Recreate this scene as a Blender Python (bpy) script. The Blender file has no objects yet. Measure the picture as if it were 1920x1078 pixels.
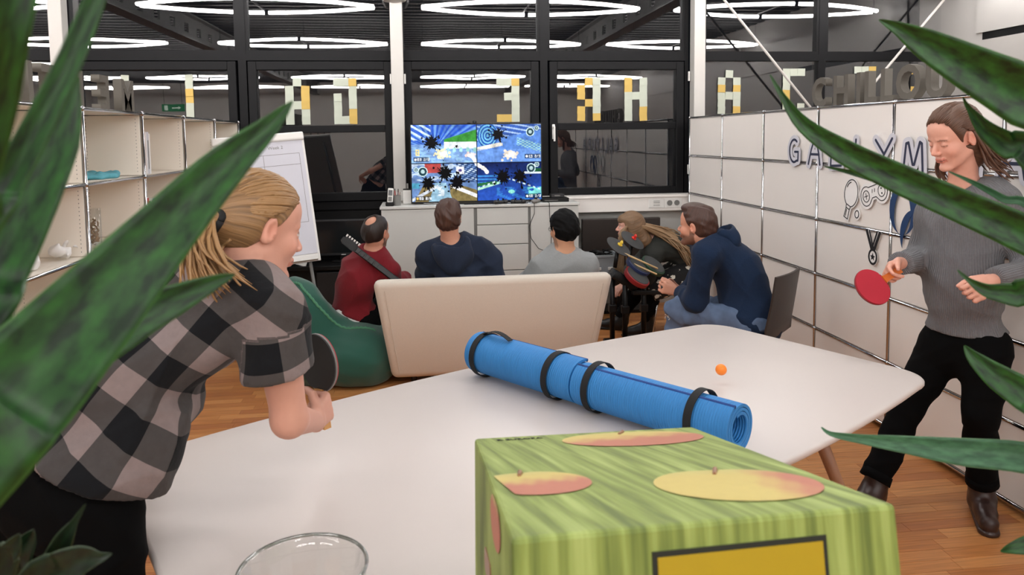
import bpy, bmesh, math, random
import numpy as np
from mathutils import Vector, Matrix
random.seed(7); RNG = np.random.default_rng(7)
sc = bpy.context.scene
COL = sc.collection
# ------------------------------------------------------------------ camera
FPX, CY, PIT, YAW, ROL, HC = 1390.47, 367.81, 0.0788, 0.1207, 0.012, 1.62
def cam_dir(u, v):
    c, s = math.cos(ROL), math.sin(ROL); u, v = u*c-v*s, u*s+v*c
    x, y, z = u, 1.0, -v
    c, s = math.cos(PIT), math.sin(PIT); y, z = y*c+z*s, -y*s+z*c
    c, s = math.cos(YAW), math.sin(YAW); x, y = x*c+y*s, -x*s+y*c
    return np.array([x, y, z])
def ray(px, py): return cam_dir((px-960)/FPX, (py-CY)/FPX)
def W(px, py, y):                       # point of the room seen at (px, py), y metres deep
    r = ray(px, py); return r*(y/r[1])+np.array([0, 0, HC])
def WZ(px, py, z):
    r = ray(px, py); return r*((z-HC)/r[2])+np.array([0, 0, HC])
def WX(px, py, x):
    r = ray(px, py); return r*(x/r[0])+np.array([0, 0, HC])
f0 = cam_dir(0, 0); r0 = cam_dir(1, 0)-f0; d0 = cam_dir(0, 1)-f0
cd = bpy.data.cameras.new('camera'); cam = bpy.data.objects.new('camera', cd); COL.objects.link(cam)
M = Matrix.Identity(4)
for i in range(3):
    M[i][0], M[i][1], M[i][2] = r0[i], -d0[i], -f0[i]
M[2][3] = HC
cam.matrix_world = M
cd.sensor_width = 36; cd.sensor_fit = 'HORIZONTAL'; cd.lens = FPX/1920*36
cd.shift_y = -(539-CY)/1920
cd.clip_start = 0.02; cd.clip_end = 100
cd.dof.use_dof = True; cd.dof.focus_distance = 3.6; cd.dof.aperture_fstop = 8.0
sc.camera = cam
# ------------------------------------------------------------------ world, exposure
wd = bpy.data.worlds.new('night'); sc.world = wd; wd.use_nodes = True
wd.node_tree.nodes['Background'].inputs[0].default_value = (0.012, 0.014, 0.02, 1)
wd.node_tree.nodes['Background'].inputs[1].default_value = 0.15
sc.view_settings.view_transform = 'Standard'; sc.view_settings.look = 'None'
sc.view_settings.gamma = 1; sc.view_settings.use_curve_mapping = False
sc.view_settings.exposure = 0.84
LAMP = 26.0                              # strength of the tube lamps
LAMP_COL = (1.0, 0.965, 0.945)
sc.cycles.max_bounces = 8; sc.cycles.diffuse_bounces = 6; sc.cycles.glossy_bounces = 4
sc.cycles.transmission_bounces = 6; sc.cycles.transparent_max_bounces = 8
sc.cycles.caustics_reflective = False; sc.cycles.caustics_refractive = False
sc.cycles.sample_clamp_indirect = 6
sc.cycles.use_denoising = True
# ------------------------------------------------------------------ materials
def srgb(c):
    if isinstance(c, str): c = [int(c[i:i+2], 16)/255 for i in (0, 2, 4)]
    elif max(c) > 1.0: c = [v/255 for v in c]
    return tuple((v/12.92 if v <= .04045 else ((v+.055)/1.055)**2.4) for v in c[:3])+(1.0,)
MATS = {}
def nt(m):
    return m.node_tree.nodes, m.node_tree.links
def mat(name, col, rough=.5, metal=0, var=.06, scale=30, bump=0, bscale=200, stretch=(1, 1, 1), spec=.5, coord='Object', attr=None, emit=0, sheen=0, trans=0):
    """principled material with a procedural noise tint and optional relief"""
    m = bpy.data.materials.new(name); m.use_nodes = True
    N, L = nt(m); b = N['Principled BSDF']
    b.inputs['Roughness'].default_value = rough; b.inputs['Metallic'].default_value = metal
    b.inputs['Specular IOR Level'].default_value = spec
    tc = N.new('ShaderNodeTexCoord'); mp = N.new('ShaderNodeMapping'); mp.inputs['Scale'].default_value = stretch
    L.new(tc.outputs[coord], mp.inputs[0])
    nz = N.new('ShaderNodeTexNoise'); nz.inputs['Scale'].default_value = scale; nz.inputs['Detail'].default_value = 3
    L.new(mp.outputs[0], nz.inputs[0])
    mr = N.new('ShaderNodeMapRange'); mr.inputs[3].default_value = 1-var; mr.inputs[4].default_value = 1+var
    L.new(nz.outputs[0], mr.inputs[0])
    mx = N.new('ShaderNodeMix'); mx.data_type = 'RGBA'; mx.blend_type = 'MULTIPLY'; mx.inputs[0].default_value = 1
    if attr:
        a = N.new('ShaderNodeAttribute'); a.attribute_name = attr; L.new(a.outputs[0], mx.inputs[6])
    else: mx.inputs[6].default_value = srgb(col)
    L.new(mr.outputs[0], mx.inputs[7]); L.new(mx.outputs[2], b.inputs['Base Color'])
    if bump:
        n2 = N.new('ShaderNodeTexNoise'); n2.inputs['Scale'].default_value = bscale; L.new(mp.outputs[0], n2.inputs[0])
        bp = N.new('ShaderNodeBump'); bp.inputs['Strength'].default_value = bump; bp.inputs['Distance'].default_value = .004
        L.new(n2.outputs[0], bp.inputs['Height']); L.new(bp.outputs[0], b.inputs['Normal'])
    if emit:
        L.new(mx.outputs[2], b.inputs['Emission Color']); b.inputs['Emission Strength'].default_value = emit
    if sheen: b.inputs['Sheen Weight'].default_value = sheen
    if trans: b.inputs['Transmission Weight'].default_value = trans
    MATS[name] = m; m['mx'] = mx.name
    return m
def glass_pane(name, refl=.13, tint=(1, 1, 1, 1)):
    m = bpy.data.materials.new(name); m.use_nodes = True; N, L = nt(m); N.remove(N['Principled BSDF'])
    t = N.new('ShaderNodeBsdfTransparent'); t.inputs[0].default_value = tint
    g = N.new('ShaderNodeBsdfGlossy'); g.inputs['Roughness'].default_value = .0
    lw = N.new('ShaderNodeLayerWeight'); lw.inputs[0].default_value = .5
    pw = N.new('ShaderNodeMath'); pw.operation = 'POWER'; pw.inputs[1].default_value = 4.0; L.new(lw.outputs['Facing'], pw.inputs[0])
    ad = N.new('ShaderNodeMath'); ad.operation = 'MULTIPLY_ADD'; ad.inputs[1].default_value = .75-refl; ad.inputs[2].default_value = refl
    L.new(pw.outputs[0], ad.inputs[0])
    nz = N.new('ShaderNodeTexNoise'); nz.inputs['Scale'].default_value = 1.1
    tc = N.new('ShaderNodeTexCoord'); L.new(tc.outputs['Object'], nz.inputs[0])
    bp = N.new('ShaderNodeBump'); bp.inputs['Strength'].default_value = .05; bp.inputs['Distance'].default_value = .02
    L.new(nz.outputs[0], bp.inputs['Height']); L.new(bp.outputs[0], g.inputs['Normal'])
    mx = N.new('ShaderNodeMixShader'); L.new(ad.outputs[0], mx.inputs[0]); L.new(t.outputs[0], mx.inputs[1]); L.new(g.outputs[0], mx.inputs[2])
    L.new(mx.outputs[0], N['Material Output'].inputs[0]); MATS[name] = m
    return m
# ------------------------------------------------------------------ object helpers
def link(name, me, material=None, parent=None, loc=None, smooth=False):
    o = bpy.data.objects.new(name, me); COL.objects.link(o)
    if material is not None:
        me.materials.clear(); me.materials.append(material)
    if parent is not None: o.parent = parent
    if loc is not None: o.location = loc
    if smooth: me.polygons.foreach_set('use_smooth', [True]*len(me.polygons))
    return o
def tag(o, label=None, cat=None, group=None, kind=None):
    if label: o['label'] = label
    if cat: o['category'] = cat
    if group: o['group'] = group
    if kind: o['kind'] = kind
    return o
def thing(name, label, cat, loc=(0, 0, 0), rz=0, group=None, rot=None):
    o = bpy.data.objects.new(name, None); COL.objects.link(o); o.location = loc
    o.rotation_euler = rot if rot else (0, 0, rz); o.empty_display_size = .05
    return tag(o, label, cat, group)
def copy_tree(o, parent=None):
    c = o.copy(); COL.objects.link(c)
    if parent is not None: c.parent = parent
    for ch in list(o.children): copy_tree(ch, c)
    return c
class MB:
    """collects boxes, tubes, prisms ... into one mesh"""
    def __init__(s): s.v = []; s.f = []; s.n = 0
    def add(s, vs, fs):
        s.v.extend([tuple(map(float, v)) for v in vs]); s.f.extend([tuple(i+s.n for i in f) for f in fs]); s.n += len(vs); return s
    def box(s, x0, x1, y0, y1, z0, z1, M=None, bev=0):
        if bev:
            bm = bmesh.new(); bmesh.ops.create_cube(bm, size=1)
            for v in bm.verts: v.co = Vector(((x0+x1)/2+v.co.x*(x1-x0), (y0+y1)/2+v.co.y*(y1-y0), (z0+z1)/2+v.co.z*(z1-z0)))
            bmesh.ops.bevel(bm, geom=list(bm.edges), offset=bev, segments=2, affect='EDGES', profile=.5)
            bm.verts.index_update()
            vs = [v.co.copy() for v in bm.verts]; fs = [[v.index for v in f.verts] for f in bm.faces]; bm.free()
        else:
            vs = [Vector((x, y, z)) for x in (x0, x1) for y in (y0, y1) for z in (z0, z1)]
            fs = [(0, 1, 3, 2), (4, 6, 7, 5), (0, 4, 5, 1), (2, 3, 7, 6), (0, 2, 6, 4), (1, 5, 7, 3)]
        if M is not None: vs = [M @ v for v in vs]
        return s.add(vs, fs)
    def tube(s, pts, r, n=8, cap=True, rend=None):
        pts = [Vector(p) for p in pts]; k = len(pts)
        if not hasattr(r, '__len__'): r = [r]*k if rend is None else [r+(rend-r)*i/(k-1) for i in range(k)]
        vs = []; T0 = (pts[1]-pts[0]).normalized(); U = T0.orthogonal().normalized()
        for i, p in enumerate(pts):
            T = (pts[min(i+1, k-1)]-pts[max(i-1, 0)]).normalized()
            U = (U-T*U.dot(T)); U = U.normalized() if U.length > 1e-6 else T.orthogonal().normalized(); V = T.cross(U)
            for j in range(n):
                a = 2*math.pi*j/n; vs.append(p+(U*math.cos(a)+V*math.sin(a))*r[i])
        fs = [(i*n+j, i*n+(j+1) % n, (i+1)*n+(j+1) % n, (i+1)*n+j) for i in range(k-1) for j in range(n)]
        if cap: fs += [tuple(range(n-1, -1, -1)), tuple((k-1)*n+j for j in range(n))]
        return s.add(vs, fs)
    def lathe(s, prof, n=24, c=(0, 0, 0), M=None):
        vs = []; k = len(prof)
        for r, z in prof:
            for j in range(n):
                a = 2*math.pi*j/n; v = Vector((c[0]+r*math.cos(a), c[1]+r*math.sin(a), c[2]+z)); vs.append(M @ v if M is not None else v)
        fs = [(i*n+j, i*n+(j+1) % n, (i+1)*n+(j+1) % n, (i+1)*n+j) for i in range(k-1) for j in range(n)]
        fs += [tuple(range(n-1, -1, -1)), tuple((k-1)*n+j for j in range(n))]
        return s.add(vs, fs)
    def sphere(s, c, r, n=12, sq=(1, 1, 1), M=None):
        vs = []; m = n//2+1
        for i in range(m+1):
            t = math.pi*i/m
            for j in range(n):
                a = 2*math.pi*j/n; v = Vector((c[0]+r*sq[0]*math.sin(t)*math.cos(a), c[1]+r*sq[1]*math.sin(t)*math.sin(a), c[2]-r*sq[2]*math.cos(t)))
                vs.append(M @ v if M is not None else v)
        return s.add(vs, [(i*n+j, i*n+(j+1) % n, (i+1)*n+(j+1) % n, (i+1)*n+j) for i in range(m) for j in range(n)])
    def prism(s, poly, z0, z1, M=None):
        n = len(poly); vs = [Vector((x, y, z0)) for x, y in poly]+[Vector((x, y, z1)) for x, y in poly]
        if M is not None: vs = [M @ v for v in vs]
        return s.add(vs, [tuple(range(n-1, -1, -1)), tuple(range(n, 2*n))]+[(i, (i+1) % n, n+(i+1) % n, n+i) for i in range(n)])
    def mesh(s, name='m'):
        me = bpy.data.meshes.new(name); me.from_pydata(s.v, [], s.f); me.update(); return me
    def build(s, name, material, parent=None, smooth=False, angle=None):
        me = s.mesh(name); o = link(name, me, material, parent, smooth=smooth or angle is not None)
        if angle is not None:
            bm = bmesh.new(); bm.from_mesh(me)
            for e in bm.edges:
                if len(e.link_faces) == 2 and e.calc_face_angle(0) > math.radians(angle): e.smooth = False
            bm.to_mesh(me); bm.free()
        return o
def frame(o, x, y, z=None):
    """4x4 from origin and axes"""
    x = Vector(x).normalized(); y = Vector(y); y = (y-x*y.dot(x)).normalized(); z = x.cross(y)
    m = Matrix.Identity(4)
    for i in range(3): m[i][0], m[i][1], m[i][2], m[i][3] = x[i], y[i], z[i], o[i]
    return m
def capsule2d(a, b, r, n=6):
    a = Vector(a); b = Vector(b); d = (b-a); ang = math.atan2(d.y, d.x); out = []
    for i in range(n+1): t = ang+math.pi/2+math.pi*i/n; out.append((a.x+r*math.cos(t), a.y+r*math.sin(t)))
    for i in range(n+1): t = ang-math.pi/2+math.pi*i/n; out.append((b.x+r*math.cos(t), b.y+r*math.sin(t)))
    return out
def strokes_mb(lines, r, z0, z1, M, mb=None):
    mb = mb or MB()
    for k, ln in enumerate(lines):
        for a, b in zip(ln[:-1], ln[1:]):
            cnt_ = mb.__dict__.setdefault('k', 0); mb.k = cnt_+1; e = (cnt_ % 60)*1.2e-5
            mb.prism(capsule2d(a, b, r), z0, z1+e, M)
    return mb
def arc(cx, cy, rx, ry, a0, a1, n=14):
    return [(cx+rx*math.cos(math.radians(a0+(a1-a0)*i/n)), cy+ry*math.sin(math.radians(a0+(a1-a0)*i/n))) for i in range(n+1)]
def text_mesh(txt, size, depth, bold=0.0):
    cu = bpy.data.curves.new('t', 'FONT'); cu.body = txt; cu.size = size; cu.extrude = depth/2; cu.offset = bold
    cu.resolution_u = 3
    o = bpy.data.objects.new('t', cu); COL.objects.link(o)
    dg = bpy.context.evaluated_depsgraph_get(); me = bpy.data.meshes.new_from_object(o.evaluated_get(dg))
    bpy.data.objects.remove(o); return me
# ------------------------------------------------------------------ implicit surfaces -> meshes
F4 = np.float32
A3 = lambda *v: np.array(v, dtype=np.float64)
def unit(v): v = np.asarray(v, float); return v/np.linalg.norm(v)
def smin(a, b, k):
    h = np.clip(.5+.5*(b-a)/k, 0, 1); return b*(1-h)+a*h-k*h*(1-h)
def smax(a, b, k): return -smin(-a, -b, k)
def rc(p, a, b, ra, rb):
    a = np.asarray(a, F4); ba = np.asarray(b, F4)-a; q = p-a
    t = np.clip((q@ba)/max(float(ba@ba), 1e-9), 0, 1)
    q = q-t[:, None]*ba
    return np.sqrt(np.einsum('ij,ij->i', q, q))-(ra+(rb-ra)*t)
def fcap(p, a, b, ra, rb, F, s):
    """tapered capsule flattened by s along F"""
    a = np.asarray(a, F4); ba = np.asarray(b, F4)-a; F = np.asarray(F, F4); q = p-a
    t = np.clip((q@ba)/max(float(ba@ba), 1e-9), 0, 1)
    q = q-t[:, None]*ba; fc = q@F; q = q+(fc*(1/s-1))[:, None]*F
    return (np.sqrt(np.einsum('ij,ij->i', q, q))-(ra+(rb-ra)*t))*(.5+.5*s)
def ell(p, c, r, R=None):
    q = p-np.asarray(c, F4)
    if R is not None: q = q@np.asarray(R, F4).T
    r = np.asarray(r, F4); a = q/r; b = q/(r*r)
    k0 = np.sqrt(np.einsum('ij,ij->i', a, a)); k1 = np.sqrt(np.einsum('ij,ij->i', b, b))
    return k0*(k0-1)/np.maximum(k1, 1e-6)
def plane(p, o, n): return (p-np.asarray(o, F4))@np.asarray(unit(n), F4)
def wav(p, amp, f, seed):
    r = np.random.default_rng(seed); d = np.zeros(len(p), F4)
    for i in range(5):
        k = r.normal(size=3); k = (k/np.linalg.norm(k)*f*(.7+.7*r.random())).astype(F4)
        k2 = (r.normal(size=3)*f*.5).astype(F4)
        d += np.sin(p@k+1.3*np.sin(p@k2+r.random()*6)+r.random()*6)
    return amp*d/2.2
def wrk(p, amp, f, seed):
    r = np.random.default_rng(seed); o = np.zeros(len(p), F4)
    for i in range(3):
        k = r.normal(size=3); k = (k/np.linalg.norm(k)*f*(.8+.5*r.random())).astype(F4); k2 = (r.normal(size=3)*f*.45).astype(F4); k3 = (r.normal(size=3)*f*.8).astype(F4)
        o += (1-np.abs(np.sin(p@k+1.5*np.sin(p@k2+r.random()*6)+.6*np.sin(p@k3))))**1.6
    return amp*(o*.9-.9)
def sdf_mesh(fn, lo, hi, h, B=8):
    lo = np.asarray(lo, float); nb = np.ceil((np.asarray(hi)-lo)/(h*B)).astype(int); n = nb*B
    bi = np.stack(np.meshgrid(*[np.arange(k) for k in nb], indexing='ij'), -1).reshape(-1, 3)
    cc = (lo+(bi*B+B/2-.5)*h).astype(F4); dc = fn(cc)
    V = np.repeat(np.repeat(np.repeat(np.where(dc.reshape(nb) < 0, -1, 1).astype(F4), B, 0), B, 1), B, 2)
    act = bi[np.abs(dc) < h*B*1.15+.012]
    loc = np.stack(np.meshgrid(*[np.arange(B)]*3, indexing='ij'), -1).reshape(-1, 3)
    for s in range(0, len(act), 400):
        g = (act[s:s+400, None, :]*B+loc[None]).reshape(-1, 3)
        V[g[:, 0], g[:, 1], g[:, 2]] = fn((lo+g*h).astype(F4))
    S = V < 0
    c8 = [(i, j, k) for i in (0, 1) for j in (0, 1) for k in (0, 1)]
    cnt = np.zeros(tuple(n-1), np.int8)
    for i, j, k in c8: cnt += S[i:n[0]-1+i, j:n[1]-1+j, k:n[2]-1+k]
    cells = np.argwhere((cnt > 0) & (cnt < 8)); del cnt
    cv = np.stack([V[cells[:, 0]+i, cells[:, 1]+j, cells[:, 2]+k] for i, j, k in c8], 1)
    acc = np.zeros((len(cells), 3)); num = np.zeros(len(cells))
    for a in range(8):
        for b in range(a+1, 8):
            pa, pb = np.array(c8[a]), np.array(c8[b])
            if np.abs(pa-pb).sum() != 1: continue
            m = (cv[:, a] < 0) != (cv[:, b] < 0)
            t = cv[m, a]/(cv[m, a]-cv[m, b]); acc[m] += pa+t[:, None]*(pb-pa); num[m] += 1
    verts = lo+(cells+acc/num[:, None])*h
    idx = np.full(tuple(n-1), -1, np.int32); idx[cells[:, 0], cells[:, 1], cells[:, 2]] = np.arange(len(cells))
    quads = []
    for ax in range(3):
        u, v = (ax+1) % 3, (ax+2) % 3
        s0 = [slice(None)]*3; s1 = [slice(None)]*3; s0[ax] = slice(0, -1); s1[ax] = slice(1, None)
        e = np.argwhere(S[tuple(s0)] != S[tuple(s1)])
        e = e[(e[:, u] > 0) & (e[:, v] > 0) & (e[:, u] < n[u]-1) & (e[:, v] < n[v]-1) & (e[:, ax] < n[ax]-1)]
        fl = S[e[:, 0], e[:, 1], e[:, 2]]
        def cell(du, dv):
            q = e.copy(); q[:, u] += du; q[:, v] += dv; return idx[q[:, 0], q[:, 1], q[:, 2]]
        q = np.stack([cell(-1, -1), cell(0, -1), cell(0, 0), cell(-1, 0)], 1)
        q[~fl] = q[~fl][:, ::-1]; quads.append(q)
    q = np.concatenate(quads); q = q[(q >= 0).all(1)]
    return verts, q
def np_mesh(name, v, q):
    me = bpy.data.meshes.new(name); me.vertices.add(len(v)); me.vertices.foreach_set('co', np.asarray(v, F4).ravel())
    k = q.shape[1]; me.loops.add(len(q)*k); me.loops.foreach_set('vertex_index', q.astype(np.int32).ravel())
    me.polygons.add(len(q)); me.polygons.foreach_set('loop_start', np.arange(0, len(q)*k, k, dtype=np.int32))
    me.polygons.foreach_set('loop_total', np.full(len(q), k, np.int32))
    me.polygons.foreach_set('use_smooth', np.ones(len(q), bool)); me.update(); return me
def set_col(me, rgb, name='Col'):
    a = me.color_attributes.new(name, 'FLOAT_COLOR', 'POINT'); c = np.ones((len(me.vertices), 4), F4); c[:, :3] = rgb
    a.data.foreach_set('color', c.ravel())
def set_vec(me, vec, name='puv'):
    a = me.attributes.new(name, 'FLOAT_VECTOR', 'POINT'); a.data.foreach_set('vector', np.asarray(vec, F4).ravel())
# ------------------------------------------------------------------ people
def head_axes(F, U=(0, 0, 1)):
    F = unit(F); R = unit(np.cross(F, U)); U = np.cross(R, F); return np.stack([R, F, U])      # rows: right, forward, up
def head_sdf(q, fem=False, closed=False):
    d = ell(q, (0, -.012, .045), (.075, .096, .080))
    d = smin(d, ell(q, (0, -.04, -.012), (.060, .064, .060)), .03)
    d = smin(d, ell(q, (0, .028, -.02), (.060, .064, .088)), .025)
    d = smin(d, ell(q, (0, .036, .058), (.061, .054, .050)), .03)
    jr = .015 if fem else .019
    for s in (-1, 1):
        d = smin(d, rc(q, (s*.046, -.004, -.050), (s*.013, .068, -.094), jr, jr*.85), .02)
        d = smin(d, ell(q, (s*.040, .060, -.022), (.021, .023, .022)), .02)
        d = smin(d, rc(q, (s*.012, .087, .029), (s*.046, .074, .026), .007, .006), .012)
    d = smin(d, ell(q, (0, .082, -.092), (.018, .015, .015)), .015)
    for s in (-1, 1):
        d = smax(d, -ell(q, (s*.031, .098, .008), (.017, .016, .012)), .012)
        d = smin(d, ell(q, (s*.031, .0775, .008), (.0135, .0135, .0125)), .003)
    d = smin(d, rc(q, (0, .088, .016), (0, .111, -.020), .0075, .0105), .010)
    for s in (-1, 1): d = smin(d, ell(q, (s*.011, .101, -.025), (.008, .011, .007)), .006)
    d = smin(d, rc(q, (-.013, .092, -.051), (.013, .092, -.051), .0065, .0065), .008)
    d = smin(d, rc(q, (-.012, .090, -.061), (.012, .090, -.061), .007, .007), .006)
    for s in (-1, 1): d = smin(d, rc(q, (s*.012, .092, -.054), (s*.026, .081, -.053+(.006 if fem else 0)), .0045, .003), .006)
    for s in (-1, 1):
        R = np.array([[1, s*-.35, 0], [s*.35, 1, -.15], [0, .15, 1.]])/1.06
        e = ell(q, (s*.077, -.010, .003), (.011, .019, .032), R)
        e = smax(e, -ell(q, (s*.089, -.004, .004), (.011, .012, .019), R), .004)
        e = smin(e, ell(q, (s*.076, .002, -.004), (.008, .006, .008)), .004)
        d = smin(d, e, .006)
    return d
def head_col(q, skin, hair, beard=0, lip=.25, closed=False):
    skin = np.array(srgb(skin)[:3]); hairc = np.array(srgb(hair)[:3]); n = len(q); c = np.tile(skin, (n, 1))
    def mixc(w, col):
        nonlocal c; w = np.clip(w, 0, 1)[:, None]; c = c*(1-w)+np.asarray(col)*w
    red = skin*np.array([1.02, .78, .74])
    for s in (-1, 1):
        mixc(.5*np.exp(-(((q-np.array([s*.042, .066, -.022]))**2).sum(1))/.0006), red)
        mixc(.6*np.exp(-(((q-np.array([s*.080, -.008, .003]))**2).sum(1))/.0006), red)
    mixc(.5*np.exp(-(((q-np.array([0, .112, -.020]))**2).sum(1))/.0003), red)
    mixc((np.abs(q[:, 2]+.056) < .0095)*(np.abs(q[:, 0]) < .023)*(q[:, 1] > .078)*(.4+lip), skin*np.array([.86, .42, .42]))
    mixc((np.abs(q[:, 2]+.0562) < .0018)*(np.abs(q[:, 0]) < .022)*(q[:, 1] > .078)*.8, skin*.25)
    for s in (-1, 1):
        ex = s*q[:, 0]
        bz = .0275-.10*np.maximum(ex-.034, 0)+.05*np.minimum(ex-.034, 0)
        mixc((np.abs(q[:, 2]-bz) < .0034)*(ex > .015)*(ex < .050)*(q[:, 1] > .055)*.6, hairc*.7)
        r = np.sqrt((ex-.031)**2+(q[:, 2]-.008)**2); eye = (q[:, 1] > .078)
        if closed:
            lid = np.abs(q[:, 2]-(.0035-.0))
            mixc(eye*(lid < .0019)*(np.abs(ex-.031) < .013)*.7, skin*.15)
        else:
            sl = (np.abs(q[:, 2]-.007) < .0058*np.sqrt(np.clip(1-((ex-.031)/.0135)**2, 0, 1)))*eye
            mixc(sl*.95, (.62, .60, .58)); mixc(sl*(r < .0058), (.05, .04, .03))
            mixc(eye*(np.abs(q[:, 2]-.013) < .0018)*(np.abs(ex-.031) < .014)*.8, skin*.2)
    for s in (-1, 1): mixc((((q-np.array([s*.0085, .104, -.031]))**2).sum(1) < .000016)*.9, skin*.15)
    if beard:
        bz = -.030-.25*np.maximum(.03-q[:, 1], 0)+np.maximum(q[:, 1]-.07, 0)*-.2
        w = np.clip((np.where(q[:, 1] > .02, -.034, -.012)-q[:, 2])/.02, 0, 1)*np.clip((q[:, 2]+.125)/.02, 0, 1)*(q[:, 1] > -.012)
        w = w*(1-((np.abs(q[:, 2]+.056) < .008)*(np.abs(q[:, 0]) < .021)*(q[:, 1] > .078)))
        mixc(w*beard, hairc*.7)
    return c
def hair_cap(q, t=.012, front=.035, slope=.62, nape=-.058, rear=1.2, tufts=.003, seed=1, fr=110, hk=.022, ears=True):
    d = ell(q, (0, -.014, .047), (.075+t, .096+t, .081+t*1.25))
    d = smin(d, ell(q, (0, -.046, -.006), (.060+t*.7, .064+t*.8, .070)), .05)
    d = d-wav(q*np.array([1, .45, .8], F4), tufts, fr, seed)
    g1 = front+slope*(q[:, 2]-.02)-q[:, 1]
    g2 = q[:, 2]-nape-np.maximum(q[:, 1]+.045, 0)*rear
    if ears:
        for s_ in (-1, 1): d = smax(d, -ell(q, (s_*.094, -.006, .0), (.026, .023, .036)), .008)
    return smax(smax(d, -g1*.8, hk), -g2*.7, hk*.7)
def hand_prims(Wp, d, n, side, curl=(.5, .7, .5), thumb=(.6, .55, .5), spread=.0, sc_=1.0):
    """list of (group, a, b, ra, rb); side +1 right hand, -1 left"""
    Wp = np.asarray(Wp, float); d = unit(d); n = np.asarray(n, float); n = unit(n-d*(n@d)); s = np.cross(d, n)*side
    out = []; k = sc_
    for o in (-.026, -.009, .009, .026): out.append(('palm', Wp+s*o*.55*k+d*.005, Wp+d*.078*k+s*o*k, .015*k, .0135*k))
    for i, (o, L) in enumerate(((.031, .070), (.0105, .078), (-.0105, .073), (-.031, .058))):
        b = Wp+d*.084*k+s*o*k; a = 0; c = d.copy()
        seg = (.45, .30, .25); r = (.0092, .0085, .0078, .0068)
        cu = curl[i] if hasattr(curl[0], '__len__') else curl
        for j in range(3):
            a += cu[j]; dd = d*math.cos(a)+n*math.sin(a)+s*spread*(1.5-i)*.3
            e = b+unit(dd)*L*seg[j]*k; out.append((f'f{i}', b, e, r[j]*k, r[j+1]*k)); b = e
    b = Wp+d*.022*k+s*.026*k; e = b+unit(d*thumb[0]+s*thumb[1]+n*thumb[2]*.5)*.042*k; out.append(('t', b, e, .0135*k, .0115*k))
    e2 = e+unit(d*thumb[0]*1.2+s*thumb[1]*.25+n*thumb[2])*.032*k; out.append(('t', e, e2, .0108*k, .0095*k))
    e3 = e2+unit(d*thumb[0]*1.2-s*thumb[1]*.1+n*thumb[2]*1.3)*.024*k; out.append(('t', e2, e3, .0095*k, .0075*k))
    return out
def hand_sdf(p, prims):
    palm = None; dig = {}
    for g, a, b, ra, rb in prims:
        x = rc(p, a, b, ra, rb)
        if g == 'palm': palm = x if palm is None else smin(palm, x, .012)
        else: dig[g] = x if g not in dig else smin(dig[g], x, .002)
    d = palm
    for g in dig: d = np.minimum(d, smin(palm, dig[g], .009))
    return d
class Fig: pass
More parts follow.
